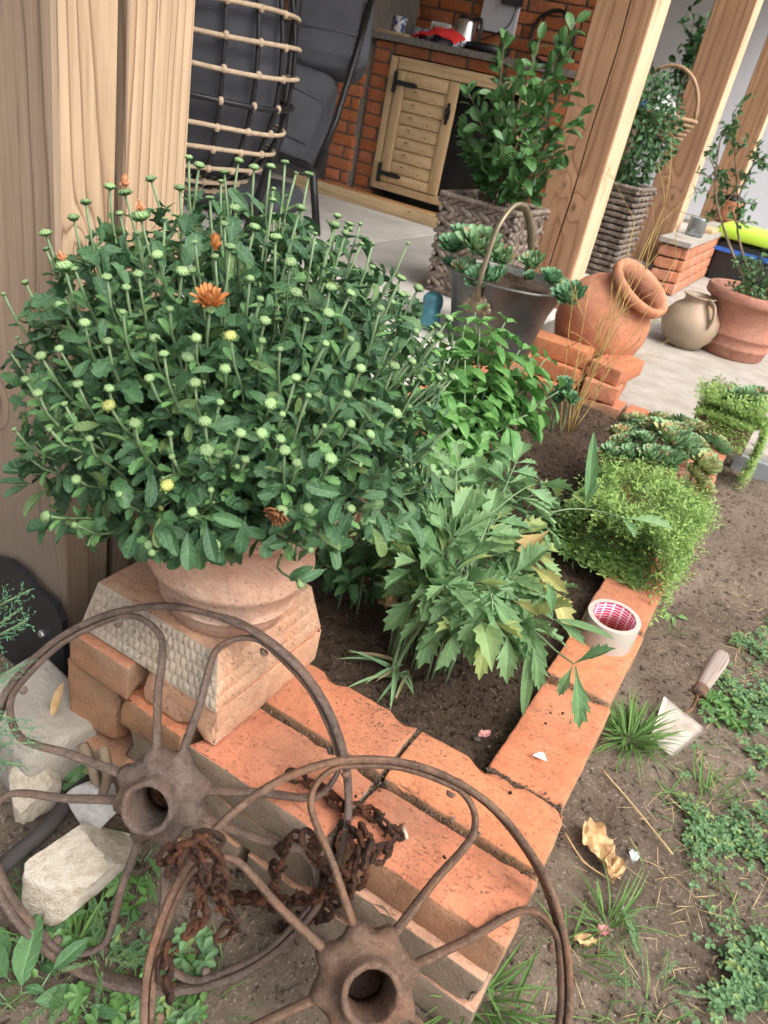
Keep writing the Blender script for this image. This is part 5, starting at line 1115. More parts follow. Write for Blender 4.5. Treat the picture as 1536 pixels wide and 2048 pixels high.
mb.build('bowl', K['wickerl'], hb); mb = MB(); mb.tube([hc + Vector((-math.cos(a * PI / 16) * .20, 0, .12 + math.sin(a * PI / 16) * .26)) for a in range(17)], .011, 8); mb.build('handle', K['wickerl'], hb)
st_ = tag(MB().box((-.09, -.16, 0), (.09, .16, .012)).build('basket_stand', K['black'], None, False, Matrix.Translation(hc + Vector((0, .02, -.014)))), 'small dark shelf under the willow basket', 'shelf')
mb = MB(); mb.box((-.012, -.012, -.78), (.012, .012, -.0005)); o = mb.build('leg', K['black'], st_, False, Matrix.Translation(hc + Vector((0, .1, -.014))))
mb = MB(); a, b, c_, d = hc + Vector((-.09, -.05, .13)), hc + Vector((.11, -.06, .11)), hc + Vector((.06, -.02, .20)), hc + Vector((-.02, .0, .25)); mb.add([a, b, c_, d] + [q + Vector((0, .012, 0)) for q in (a, b, c_, d)], [(0,1,2,3),(7,6,5,4),(0,4,5,1),(1,5,6,2),(2,6,7,3),(3,7,4,0)]); tag(mb.build('paper_sheet', K['white'], None, False), 'white folded paper sticking out of the willow basket', 'paper')
tag(link('blue_cloth', rbox_mesh('blue_cloth', (.09, .08, .07), [K['bluep']], r=.03, step=.012, amp=.008, freq=30, seed=8), None, world=Matrix.Translation(hc + Vector((-.10, -.06, .14)))), 'blue wrapped bundle in the willow basket', 'bundle')
dk = thing('dark_leafy_plant', (-1.05, 5.5, .08), 'dark leaved plant between the farther posts against the grey wall', 'plant'); lp = []
mbp = MB(); mbp.lathe([(.0001, 0), (.12, 0), (.15, .25), (.13, .25), (.0001, .22)], 20, Matrix.Translation((-1.3, 5.6, .082))); mbp.build('pot', K['terradark'], dk)
for (x, y) in ((1375, 95), (1400, 50), (1410, 85), (1365, 140), (1385, 120), (1390, 30)):
    e = ony(x, y, 5.6); p = stem_to(dk, (-1.3, 5.6, .3), e, K['bark'], .008, .003, 0, 12, 'branch')
    for q in range(22): lp.append((random.randrange(3), frame(p[11 - q // 8] + rv(.05), rv() + Vector((0, 0, .3)), rv() + Vector((0, -.3, .6)), random.uniform(.05, .075))))
leaves(dk, rT, lp, K['dbasil'], 60)
# ------------------------------------------------------------------ egg chair behind the near post
EC = Vector((-2.10, 1.42, .0)); eg = thing('egg_chair', (EC.x, EC.y, .08), 'round black frame egg chair with tan rope lattice and grey cushion', 'chair')
def er(z):       # outline of the basket
    t = (z - .36) / 1.15; return .345 * max(0.0, math.sin(PI * min(1, max(0, t)) ** .72)) ** .62
ringz = [.40, .435, .485, .55, .62, .70, .79, .88, .97, 1.06, 1.15]
knot = MB(); knot.lathe([(.0001, -.013), (.008, -.010), (.0105, 0), (.008, .010), (.0001, .013)], 8); km = knot.mesh('knot', [K['rope']])
for i, z in enumerate(ringz):
    black = i == 5; pts = [EC + Vector((math.cos(a) * er(z), math.sin(a) * er(z), z + .004 * math.sin(a * 3 + i))) for a in [2 * PI * q / 48 for q in range(48)]]
    mb = MB(); mb.tube(pts, .0075 if not black else .009, 6, True); rg = mb.build('rope_ring' if not black else 'frame_ring', K['black'] if black else K['rope'], eg)
    for q in range(18):
        a = 2 * PI * (q + .3) / 18; 
        if math.sin(a) > .35: continue
        link('knot', km, rg, world=Matrix.Translation(EC + Vector((math.cos(a) * er(z), math.sin(a) * er(z), z))) @ Matrix.Rotation(a, 4, 'Z'))
for q in range(18):
    a = 2 * PI * (q + .3) / 18; mb = MB(); mb.tube([EC + Vector((math.cos(a) * (er(z) - .013), math.sin(a) * (er(z) - .013), z)) for z in [.372 + .05 * k for k in range(18)]], .0075, 6); mb.build('frame_bar', K['black'], eg)
mb = MB(); pr = [(.0001, .44)] + [(max(.001, (er(z) - .045) * (1 + .02 * math.sin(z * 40))), z) for z in [.45 + .05 * k for k in range(17)]] + [(.0001, 1.27)]
mb.lathe(pr, 40, Matrix.Translation(EC), wob=.06, seed=5); mb.build('cushion', K['navy'], eg)
mb = MB(); mb.tube([EC + Vector((math.cos(a) * .30, math.sin(a) * .30, .10)) for a in [2 * PI * q / 32 for q in range(32)]], .016, 8, True); mb.build('base_ring', K['black'], eg); mb = MB(); mb.tube([EC + Vector((0, .32, .10)), EC + Vector((0, .52, .6)), EC + Vector((0, .52, 1.4)), EC + Vector((0, .3, 1.9)), EC + Vector((0, 0, 1.95)), EC + Vector((0, 0, 1.5))], .02, 8); mb.build('stand', K['black'], eg)
# ------------------------------------------------------------------ reclining chair
rc = thing('recliner', (-2.5, 2.8, .08), 'black framed recliner with thick charcoal cushions beside the kitchen', 'chair')
def cushion(a, b, wid, th, nrm, name, seed):
    a, b = Vector(a), Vector(b); me = rbox_mesh(name, (wid, (b - a).length, th), [K['fabric']], r=.035, step=.03, amp=.006, freq=9, seed=seed, puff=.03); c = link(name, me, rc, world=frame((a + b) / 2, b - a, nrm))
    mb = MB(); L = (b - a).length / 2
    for s_ in (-1, 1): mb.tube([(-wid / 2 + .01, -L + .03, s_ * (th / 2 - .012)), (-wid / 2 + .006, L - .03, s_ * (th / 2 - .012))], .004, 5)
    for s_ in (-.25, .25): mb.tube([(-wid / 2 + .04, L * 2 * s_, th / 2 + .022), (0, L * 2 * s_, th / 2 + .03), (wid / 2 - .04, L * 2 * s_, th / 2 + .022)], .004, 5)
    mb.build('piping', K['fabric'], c, True, frame((a + b) / 2, b - a, nrm)); return c
p0, p1, p2, p3 = ony(568, 318, 2.62), ony(628, 148, 2.72), ony(652, 138, 2.74), ony(668, -60, 2.9)
nn = CB + Vector((.25, 0, 0)); cushion(p0, p1, .25, .17, nn, 'lower_cushion', 2); cushion(p2, p3, .36, .20, nn, 'back_cushion', 3)
def bar(pts, r=.016): mb = MB(); mb.tube([ony(*p) if len(p) == 3 and p[0] > 5 else Vector(p) for p in pts], r, 8); return mb.build('frame_bar', K['black'], rc)
bar([(632, 338, 2.5), (672, 240, 2.6), (712, 110, 2.75), (742, 0, 2.85)]); bar([(500, 300, 2.35), (560, 312, 2.35), (612, 330, 2.35), (626, 350, 2.35), (634, 470, 2.3)], .018); bar([(500, 420, 2.35), (630, 455, 2.32)])
link('seat_pad', rbox_mesh('seat_pad', (.55, .5, .13), [K['fabric']], r=.04, step=.04, amp=.006, freq=9, seed=6, puff=.02), rc, world=Matrix.Translation(ony(480, 385, 2.6)) @ Matrix.Rotation(.3, 4, 'Z'))

# ------------------------------------------------------------------ brick garden kitchen
kt = thing('brick_kitchen', (-2.6, 4.3, .08), 'orange brick garden kitchen with stone counter and pine door', 'kitchen')
Y0 = 4.05
kb = {}
def kbrick(parent, x0, x1, z0, z1, y, depth=.05, side=False):
    s = (round(x1 - x0, 2), depth, round(z1 - z0, 3)); k = (s,)
    if k not in kb: kb[k] = [rbox_mesh('brick', s, [K['kbrick']], r=.004, step=.2, amp=.001, freq=30, seed=i) for i in range(2)]
    c = Vector(((x0 + x1) / 2, y + depth / 2, (z0 + z1) / 2)); return link('brick', random.choice(kb[k]), parent, world=Matrix.Translation(c))
def courses(parent, x0, x1, z0, z1, y, holes=()):
    z = z0; r = 0
    while z < z1 - .03:
        x = x0 - (.13 if r % 2 else 0); ze = min(z + .066, z1)
        while x < x1 - .02:
            a, b = max(x, x0), min(x + .25, x1)
            if b - a > .03 and not any(a < hx1 - .01 and b > hx0 + .01 and z < hz1 - .01 and ze > hz0 + .01 for hx0, hx1, hz0, hz1 in holes): kbrick(parent, a + .004, b - .004, z, ze, y)
            x += .26
        z += .076; r += 1
MB().box((-4.9, Y0 + .008, .08), (-2.885, Y0 + .55, 1.04)).box((-1.86, Y0 + .008, .08), (-1.3, Y0 + .55, 1.04)).box((-2.88, Y0 + .35, .08), (-1.865, Y0 + .55, 1.04)).box((-2.88, Y0 + .008, .985), (-1.865, Y0 + .3, 1.04)).build('mortar_core', K['mortar'], kt, False)
courses(kt, -3.02, -2.875, .09, 1.04, Y0); courses(kt, -2.87, -1.3, .982, 1.042, Y0); courses(kt, -1.88, -1.3, .09, .96, Y0)
pier = thing('brick_pier', (-3.2, 3.95, .08), 'brick pier left of the pine door with black stove doors', 'pier')
MB().box((-3.20, Y0 - .06, .08), (-3.035, Y0 + .5, 1.40)).box((-4.0, Y0 + .12, .08), (-3.205, Y0 + .5, 1.40)).build('mortar_core', K['mortar'], pier, False)
courses(pier, -3.22, -3.03, .09, 1.03, Y0 - .07)
courses(pier, -4.0, -3.225, .09, 1.35, Y0 + .11, ((-3.55, -3.26, .20, .40), (-3.5, -3.24, .52, .75)))
for (a, b, c_, d) in ((-3.53, -3.27, .21, .39), (-3.48, -3.25, .53, .74)):
    o = MB().box((a, Y0 + .085, c_), (b, Y0 + .12, d)).build('stove_door', K['black'], pier, False); MB().box((a + .03, Y0 + .078, c_ + .03), (b - .03, Y0 + .0845, d - .03)).build('door_panel', K['blackp'], o, False)
MB().box((-3.14, Y0 - .05, 1.045), (-1.3, Y0 + .62, 1.082)).build('counter_slab', K['granite'], kt, False)
MB().box((-2.86, Y0 + .10, .20), (-1.90, Y0 + .34, .97)).build('shade_block', K['cabinet_dark'], kt, False)  # solid dark block painted in where the open cabinet is only shaded
fr = MB()
def wood(name, lo, hi, mat, parent, r=.004): c = Vector([(a + b) / 2 for a, b in zip(lo, hi)]); return link(name, rbox_mesh(name, [b - a for a, b in zip(lo, hi)], [mat], r=r, step=.3, amp=0), parent, world=Matrix.Translation(c))
wood('frame_post', (-2.868, Y0 - .03, .185), (-2.815, Y0 + .05, .972), K['pine'], kt); wood('frame_top', (-2.81, Y0 - .032, .905), (-1.90, Y0 + .05, .974), K['pineh'], kt); wood('frame_sill', (-2.81, Y0 - .028, .185), (-1.90, Y0 + .05, .235), K['pineh'], kt); wood('frame_post', (-1.955, Y0 - .028, .24), (-1.90, Y0 + .05, .90), K['pine'], kt)
dr_ = thing('cabinet_door', (-2.79, Y0 - .02, .24), 'pine plank cabinet door with black strap hinges', 'door'); xa, xb, za, zb = -2.808, -2.36, .24, .90
y_ = Y0 - .036
for nm, lo, hi, m_ in (('stile', (xa, y_, za), (xa + .07, y_ + .03, zb), 'pine'), ('stile', (xb - .07, y_, za), (xb, y_ + .03, zb), 'pine'), ('rail', (xa + .072, y_, zb - .075), (xb - .072, y_ + .03, zb), 'pineh'), ('rail', (xa + .072, y_, za), (xb - .072, y_ + .03, za + .06), 'pineh')): wood(nm, lo, hi, K[m_], dr_)
nP = 7
for i in range(nP): z0_ = za + .062 + (zb - .077 - za - .062) * i / nP; wood('plank', (xa + .072, y_ + .008, z0_ + .001), (xb - .072, y_ + .026, z0_ + (zb - .077 - za - .062) / nP - .002), K['pineh'], dr_, .006)
for z in (.83, .29):
    mb = MB(); mb.box((xa - .012, y_ - .012, z - .06), (xa + .012, y_ - .002, z + .06)); mb.box((xa + .0125, y_ - .010, z - .014), (xa + .15, y_ - .002, z + .014)); mb.box((xa + .1505, y_ - .010, z - .008), (xa + .165, y_ - .002, z + .008)); mb.build('strap_hinge', K['black'], dr_, False)
mb = MB(); mb.box((xb - .045, y_ - .010, .66), (xb - .025, y_ - .002, .78)); mb.box((xb - .052, y_ - .010, .69), (xb - .0455, y_ - .002, .75)); mb.box((xb - .0245, y_ - .010, .69), (xb - .018, y_ - .002, .75)); mb.tube([(xb - .035, y_ - .01, .74), (xb - .035, y_ - .03, .72), (xb - .035, y_ - .01, .70)], .005, 6); mb.build('latch', K['black'], dr_, False)
wood('hearth_step', (-3.33, Y0 - .22, .081), (-1.35, Y0 - .075, .148), K['oak'], tag(thing('wooden_step', (-2.4, Y0 - .15, .08), 'brown wooden step along the foot of the kitchen', 'step'))); wood('hearth_front', (-3.35, Y0 - .245, .081), (-1.35, Y0 - .222, .155), K['pineh'], bpy.data.objects['wooden_step'])
bw = thing('kitchen_back_wall', (-2.5, 4.72, .08), 'dark orange brick wall behind the kitchen counter', 'wall'); MB().box((-5.2, 4.765, .08), (-1.62, 4.95, 2.55)).build('mortar_core', K['mortar'], bw, False)
courses(bw, -3.9, -1.62, 1.09, 1.78, 4.75)
MB().box((-5.2, 4.74, 1.80), (-1.62, 4.95, 2.5)).build('upper_wall', K['kbrick'], bw, False)
# things on the counter
cb = 1.0825
def ctr(px, yy=4.3): q = ony(px, 60, yy); return q.x
mg = thing('patterned_mug', (ctr(800), 4.28, cb), 'white mug with blue pattern on the counter', 'mug'); pm = NT('blue_pattern'); pm.done(pm.ramp(pm.noise(45, 2), [(.46, (.70, .70, .72)), (.52, (.05, .08, .25))]), .3)
mb = MB(); mb.lathe([(.0001, 0), (.034, 0), (.044, .03), (.043, .09), (.050, .115), (.046, .115), (.038, .08), (.0001, .02)], 20); mb.build('cup', pm.mat, mg, True, Matrix.Translation(mg.location)); mb = MB(); mb.tube([mg.location + Vector(p) for p in ((-.042, 0, .10), (-.068, 0, .09), (-.068, 0, .05), (-.042, 0, .035))], .006, 6); mb.build('handle', pm.mat, mg)
tag(wood('cutting_board', (ctr(755), 4.06, cb), (ctr(850), 4.25, cb + .018), K['pineh'], None), 'light wooden board on the left end of the counter', 'board')
mb = MB(); mb.box((-.05, -.04, 0), (.06, .04, .135)); tag(mb.build('paper_box', K['white'], None, False, Matrix.Translation((ctr(858), 4.45, cb))), 'white paper packet behind the glasses on the counter', 'packet')
gl = NT('clear_glass'); gl.b.inputs['Transmission Weight'].default_value = .85; gl.done((.8, .85, .87), .05)
for px, lab in ((833, 'clear drinking glass next to the patterned mug'), (855, 'clear drinking glass in front of the white packet')):
    mb = MB(); mb.lathe([(.0001, 0), (.028, 0), (.033, .08), (.031, .08), (.026, .006), (.0001, .005)], 16); tag(mb.build('drinking_glass', gl.mat, None, True, Matrix.Translation((ctr(px), 4.30, cb))), lab, 'glass', 'glasses on the counter')
mb = MB(); mb.lathe([(.0001, 0), (.038, 0), (.038, .11), (.0001, .112)], 18); tag(mb.build('printed_tin', simple('printed_tin', (.16, .10, .06), (.4, .36, .3), 40, .4), None, True, Matrix.Translation((ctr(872), 4.32, cb))), 'brown printed tin on the counter left of the kettle', 'tin')
mb = MB(); mb.box((-.13, -.05, 0), (.13, .05, .062)); tag(mb.build('patterned_box', pm.mat, None, False, Matrix.Translation((ctr(900), 4.18, cb))), 'blue and white patterned box behind the red cloth', 'box')
kx = ctr(918); ke = thing('kettle', (kx, 4.38, cb), 'steel kettle with black handle on the counter', 'kettle'); L_ = Matrix.Translation((kx, 4.38, cb))
mb = MB(); mb.lathe([(.0001, 0), (.078, 0), (.08, .02), (.066, .16), (.058, .175), (.0001, .18)], 28); mb.build('body', K['kettle'], ke, True, L_); mb = MB(); mb.tube([L_ @ Vector(p) for p in ((.05, 0, .18), (.10, 0, .185), (.118, 0, .14), (.108, 0, .06), (.08, 0, .04))], .013, 8); mb.build('handle', K['blackp'], ke); mb = MB(); mb.lathe([(.059, .172), (.05, .19), (.0001, .195)], 20); mb.build('lid', K['blackp'], ke, True, L_)
mb = MB(); g = 12; vv = []
cx_ = ctr(915)
for j in range(g + 1):
    for i in range(g + 1):
        a, b = i / g, j / g; vv.append((cx_ - .14 + a * .30, 4.0 - .012 + b * .13 - (.004 if b < .3 else 0), cb + .012 + (.055 * math.sin(a * 3.1) + .03 * noise.noise((a * 4, b * 4, 0))) * (1 if b > .25 else .6) + .04 * b * a))
mb.add(vv, [(j * (g + 1) + i, j * (g + 1) + i + 1, (j + 1) * (g + 1) + i + 1, (j + 1) * (g + 1) + i) for j in range(g) for i in range(g)]); o = mb.build('red_cloth', K['red'], None); o.modifiers.new('s', 'SOLIDIFY').thickness = .004; tag(o, 'crumpled red cloth on the edge of the counter', 'cloth')
mb = MB(); mb.lathe([(.0001, 0), (.12, 0), (.15, .05), (.145, .05), (.115, .008), (.0001, .008)], 28); tag(mb.build('black_pan', K['black'], None, True, Matrix.Translation((ctr(985), 4.3, cb))), 'black pan on the counter behind the glossy shrub', 'pan')
q = ony(1000, 20, 4.74); pn = thing('socket_panel', (q.x, 4.73, 1.3), 'grey wall panel with black socket box behind the counter', 'panel'); MB().box((q.x - .12, 4.72, 1.24), (q.x + .14, 4.749, 1.62)).build('plate', K['wall'], pn, False); MB().box((q.x + .02, 4.68, 1.40), (q.x + .16, 4.7195, 1.50)).build('socket', K['blackp'], pn, False)
mb = MB(); mb.tube(smooth_path([(q.x + .13, 4.70, 1.40), (q.x + .10, 4.69, 1.28), (q.x - .05, 4.66, 1.18), (q.x - .25, 4.6, 1.10), (kx + .12, 4.42, 1.10)], 6), .005, 6); tag(mb.build('power_cable', K['blackp'], None), 'black cable from the socket to the kettle', 'cable')
q = ony(1105, 75, 4.72); mb = MB(); mb.tube([q + Vector((math.cos(a) * .15, 0, math.sin(a) * .15)) for a in [2 * PI * k / 28 for k in range(28)]], .012, 8, True); tag(mb.build('iron_ring', K['black'], None), 'black iron ring hanging on the brick wall', 'ring')

# ------------------------------------------------------------------ far right: low brick wall, bin, pole, fence
lw = thing('low_brick_wall', (-.93, 5.5, 0), 'low orange brick wall between the farther posts', 'wall'); a0, a1 = ony(1345, 540, 4.95).x, -.80
MB().box((-.97, 4.56, -.03), (-.83, 7.0, .27)).build('mortar_core', K['mortar'], lw, False)
for r in range(4):
    y = 4.55 - (.13 if r % 2 else 0)
    while y < 6.95:
        lo, hi = max(y, 4.55), min(y + .25, 7.0)
        if hi - lo > .05: link('brick', brick_data((.05, round(hi - lo - .01, 2), .066), [K['terra']], 0, 'lw'), lw, world=Matrix.Translation((-.815, (lo + hi) / 2, .012 + r * .076)))
        y += .26
    link('brick', brick_data((.14, .05, .066), [K['terra']], 1, 'lw2'), lw, world=Matrix.Translation((-.90, 4.545, .012 + r * .076)))
MB().box((-.98, 4.5, .285), (-.78, 7.02, .315)).build('coping', K['concrete'], lw, False)
pc = Vector((-.90, 6.7, .316)); sp_ = thing('small_clay_pot', pc, 'small orange clay pot with black lid on the low wall', 'pot'); mb = MB(); mb.lathe([(.0001, 0), (.08, 0), (.11, .08), (.09, .16), (.10, .18), (.0001, .18)], 20); mb.build('pot_body', K['terra'], sp_, True, Matrix.Translation(pc)); mb = MB(); mb.lathe([(.09, .182), (.09, .2), (.05, .225), (.0001, .23)], 16); mb.build('lid', K['black'], sp_, True, Matrix.Translation(pc))
mb = MB(); mb.lathe([(.0001, 0), (.06, 0), (.06, .10), (.066, .12), (.058, .12), (.052, .01), (.0001, .01)], 18); tag(mb.build('plastic_tub', gl.mat, None, True, Matrix.Translation((-.86, 5.0, .316))), 'clear plastic tub on the near end of the low wall', 'tub')
tag(wood('short_stick', (-.94, 5.4, .316), (-.80, 5.7, .345), K['pineh'], None), 'short pale stick lying on the low wall', 'stick')
bc = ony(1500, 560, 5.9); bn = thing('storage_bin', (bc.x, 5.9, -.03), 'black storage bin with lime green lid', 'bin')
q = ony(1505, 480, 5.9); zt = q.z
link('bin_body', rbox_mesh('bin_body', (.62, .5, zt + .03 - .04), [K['blackp']], r=.04, step=.2, amp=0), bn, world=Matrix.Translation((q.x + .08, 6.05, (zt - .03) / 2 - .02))); link('lid', rbox_mesh('lid', (.68, .56, .09), [K['limebin']], r=.03, step=.2, amp=0), bn, world=Matrix.Translation((q.x + .08, 6.05, zt + .02)))
MB().box((q.x - .235, 5.785, zt - .12), (q.x + .39, 5.7985, zt - .09)).build('blue_band', K['bluep'], bn, False)
q = onz(1490, 470, 0); pg = ony(1505, 400, 8.9); gp = thing('green_pole', (pg.x, 8.9, -.03), 'dark green round pole with red band by the lawn', 'pole'); mb = MB(); mb.tube([(pg.x, 8.9, -.03), (pg.x, 8.9, 3.0)], .075, 16); mb.build('tube', K['greenpole'], gp); qz = ony(1525, 365, 8.9).z; mb = MB(); mb.tube([(pg.x, 8.9, qz - .02), (pg.x, 8.9, qz + .02)], .079, 16); mb.build('band', K['red'], gp)
fn = thing('wire_fence', (.5, 12, -.02), 'grey wire mesh fence far behind the lawn', 'fence')
mb = MB()
for i in range(60): mb.tube([(-2 + i * .12, 12, -.02), (-2 + i * .12, 12, 1.1)], .004, 4)
for j in range(9): mb.tube([(-2, 12.01, .05 + j * .13), (5.1, 12.01, .05 + j * .13)], .004, 4)
mb.build('mesh_wire', K['black'], fn)
for i in range(4): MB().box((-1.6 + i * 2, 12.02, -.02), (-1.53 + i * 2, 12.08, 1.2)).build('post', K['blockc'], fn, False)
hg = thing('garden_shed', (1.5, 16, 0), 'weathered dark wooden shed far beyond the fence', 'shed')
for i in range(44): MB().box((-4 + i * .25, 16, -.02), (-4 + i * .25 + .235, 16.04, 2.6)).build('plank', K['bark'], hg, False)
MB().box((-4, 16.05, -.02), (7, 16.2, 2.6)).build('wall', K['blockc'], hg, False); MB().box((-4.2, 15.7, 2.605), (7.2, 18, 2.75)).build('roof', K['blockc'], hg, False)
sw = thing('stone_kerb', (0, 11.7, -.02), 'pale rubble kerb along the far lawn', 'kerb'); link('kerb_body', rbox_mesh('kerb_body', (8, .25, .28), [K['concrete']], r=.04, step=.12, amp=.02, freq=6), sw, world=Matrix.Translation((1.5, 11.75, .1)))
gt = thing('floor_grate', (.2, 2.4, -.1), 'galvanised steel floor grate at the right behind the planter', 'grate'); gx0, gx1, gy0, gy1, gz = .02, .62, 2.05, 2.62, -.06
for i in range(22): x = gx0 + (gx1 - gx0) * i / 21; MB().box((x - .002, gy0 + .006, gz - .03), (x + .002, gy1 - .006, gz)).build('bar', K['galv'], gt, False)
for j in range(14): y = gy0 + .006 + (gy1 - gy0 - .012) * j / 13; MB().box((gx0, y - .0015, gz - .012), (gx1, y + .0015, gz + .0012)).build('cross_bar', K['galv'], gt, False)
for lo, hi in (((gx0 - .03, gy0 - .03, gz - .06), (gx1 + .03, gy0, gz + .004)), ((gx0 - .03, gy1, gz - .06), (gx1 + .03, gy1 + .03, gz + .004))): MB().box(lo, hi).build('edge', K['galv'], gt, False)
MB().box((gx0 - .028, gy0 + .0005, gz - .09), (gx1 + .028, gy1 - .0005, gz - .05)).build('pit', K['cabinet_dark'], gt, False)
# ------------------------------------------------------------------ grass, clover, weeds, litter on the soil
gT = [leaf(1, w, .3, .8, .25, c, .35, 7, seed=i) for i, (w, c) in enumerate(((.05, .35), (.045, .7), (.065, .2), (.04, 1.0)))]
def clump(px, py, n, L, label, spread=.03, lean=(0, 0), mat='grass', z=None):
    c = onz(px, py, -.2) if z is None else onz(px, py, z); zz = GZ(c.x, c.y); pool = []
    for _ in range(n):
        a = random.uniform(0, 6.28); r = random.random() ** .7 * spread; p = (c.x + math.cos(a) * r, c.y + math.sin(a) * r, zz - .003); d = Vector((math.cos(a) * .6 + lean[0], math.sin(a) * .6 + lean[1], random.uniform(.5, 1.3))) + rv(.25)
        pool.append((random.randrange(4), frame(p, d, Vector((0, 0, 1)) - d * .2 + rv(.3), L * random.uniform(.5, 1.15))))
    o = joined('grass_clump', gT, pool, K[mat], None); tag(o, label, 'grass', 'grass clumps along the wall', 'stuff')
clump(1258, 1480, 190, .085, 'dense grass clump between the side wall and the trowel', .032)
clump(1215, 1860, 42, .075, 'grass clump touching the front wheel on its right side', .028)
clump(1140, 1905, 24, .07, 'thin grass tuft inside the right curve of the front wheel', .03)
clump(960, 2000, 80, .09, 'bright grass clump at the corner of the brick wall', .04, (.2, -.1))
clump(1040, 2050, 36, .08, 'low grass tuft at the bottom edge below the corner clump', .05, (.2, 0))
clump(1345, 1260, 14, .04, 'tiny grass tuft right of the tape roll', .015)
clump(1420, 1590, 60, .06, 'dry grass patch just right of the trowel blade', .06, mat='grass')
clump(1450, 1400, 22, .05, 'small grass tuft behind the trowel handle', .03)
clump(1300, 2040, 22, .06, 'loose grass blades at the bottom edge below the pebbles', .06)
clump(420, 1960, 14, .07, 'few long grass blades behind the left bar of the front wheel', .05)
clump(180, 1860, 9, .09, 'long arching grass blades beside the cream rock', .04)
clump(250, 1980, 14, .07, 'grass blades at the foot of the rear wheel', .05)
clump(90, 1890, 7, .09, 'single long blades at the lower left behind the broad weed', .04)
clump(900, 1290, 70, .055, 'fine grey grass under the lovage leaves', .03, mat='semp', z=-.04)
# clover mat
cT = []
for s_ in range(3):
    V_ = []; F_ = []
    for k in range(3):
        lv2, lf2 = leaf(1, .85, .6, .5, .6, .15, .18, 3, seed=k); a = k * 2.094 + s_; ca, sa = math.cos(a), math.sin(a); w_ = lv2.copy(); w_[:, 0] = lv2[:, 0] * ca - lv2[:, 1] * sa; w_[:, 1] = lv2[:, 0] * sa + lv2[:, 1] * ca
        b = len(V_); V_ += w_.tolist(); F_ += [tuple(i + b for i in q) for q in lf2]
    cT.append((np.array(V_), F_))
pl = []; strw = []
def dens(x, y): return noise.noise((x * 7, y * 7, 0)) + .5 * noise.noise((x * 20, y * 20, 2))
for _ in range(26000):
    x, y = random.uniform(.10, .75), random.uniform(-.25, 1.25)
    edge = .155 + .06 * sstep(.45, .1, y) + .03 * noise.noise((y * 8, 1, 0)) + .10 * sstep(.95, 1.2, y) - .03 * sstep(.1, -.1, y)
    if x < edge or dens(x, y) < .20 - (x - edge) * .30 + random.gauss(0, .16): continue
    z = GZ(x, y); s_ = random.choice((.0055, .007, .0085, .0105))
    pl.append((random.randrange(3), frame((x, y, z + random.uniform(.006, .026)), (math.cos(_), math.sin(_), random.uniform(-.2, .2)), Vector((random.uniform(-.5, .2), random.uniform(-.7, .2), 1)), s_)))
tag(joined('clover_patch', cT, pl, K['clover']), 'mat of small green clover on the soil at lower right', 'clover')
stT2 = [leaf(1, .022, .5, .6, .3, c, .3, 3, seed=i) for i, c in enumerate((.05, .2, -.1))]
pl = []
for _ in range(1600):
    x, y = random.uniform(.03, .8), random.uniform(-.25, 1.3)
    if x < .16 and random.random() < .8: continue
    a = random.uniform(0, 6.28); pl.append((random.randrange(3), frame((x, y, GZ(x, y) + random.uniform(.002, .012)), (math.cos(a), math.sin(a), random.uniform(-.1, .25)), (0, 0, 1), random.uniform(.015, .06))))
for _ in range(260):
    x, y = random.uniform(-.8, -.14), random.uniform(.02, 1.8); a = random.uniform(0, 6.28); pl.append((random.randrange(3), frame((x, y, BZ(x, y) + .004), (math.cos(a), math.sin(a), random.uniform(-.1, .2)), (0, 0, 1), random.uniform(.008, .03))))
tag(joined('dry_straw_litter', stT2, pl, K['straw']), 'dry straw bits scattered over soil and clover', 'straw')
# scattered green grass blades in the clover
pl = []
for _ in range(900):
    x, y = random.uniform(.14, .75), random.uniform(-.25, 1.2)
    if dens(x + 3, y) < .05: continue
    a = random.uniform(0, 6.28); pl.append((random.randrange(4), frame((x, y, GZ(x, y)), (math.cos(a), math.sin(a), random.uniform(.2, 1)), (0, 0, 1), random.uniform(.025, .06))))
tag(joined('clover_grass', gT, pl, K['grass']), 'thin grass blades mixed into the clover', 'grass')
def weed(px, py, label, mat, temps, n, sz, spread, zlo, zhi, cat='weed', flat=.5, nobj=60, base=None):
    c = onz(px, py, -.215) if base is None else base; t = thing('weed', (c.x, c.y, GZ(c.x, c.y)), label, cat); pool = []
    for _ in range(n):
        a = random.uniform(0, 6.28); r = random.random() ** .6 * spread; p = Vector((c.x + math.cos(a) * r, c.y + math.sin(a) * r, GZ(c.x, c.y) + random.uniform(zlo, zhi)))
        if random.random() < .4: mb = MB(); mb.tube([(c.x + math.cos(a) * r * .3, c.y + math.sin(a) * r * .3, GZ(c.x, c.y) - .005), p], .0011, 4); mb.build('stem', K['mumstem'], t)
        pool.append((random.randrange(len(temps)), frame(p, Vector((math.cos(a), math.sin(a), random.uniform(-.3, .5))), Vector((0, -.3, 1)) + rv(flat), sz * random.uniform(.65, 1.15))))
    leaves(t, temps, pool, K[mat], nobj); return t
def palm(k, w, teeth):
    V_ = []; F_ = []
    for q in range(k):
        lv2, lf2 = leaf(1, w, .65, .55, .8, .15, .2, 6, teeth, seed=q); a = (q - (k - 1) / 2) * (4.4 / k); ca, sa = math.cos(a), math.sin(a); w_ = lv2.copy(); w_[:, 0] = lv2[:, 0] * ca - lv2[:, 1] * sa; w_[:, 1] = lv2[:, 0] * sa + lv2[:, 1] * ca; w_[:, 2] += .05 * q
        b = len(V_); V_ += w_.tolist(); F_ += [tuple(i + b for i in x_) for x_ in lf2]
    return (np.array(V_), F_)
pT = [palm(5, .5, .18), palm(5, .55, .14), palm(3, .6, .2)]; brT = [leaf(1, .45, .5, .8, .6, c, .12, 8, 0, .1, .12, i) for i, c in enumerate((.2, .4, .1))]
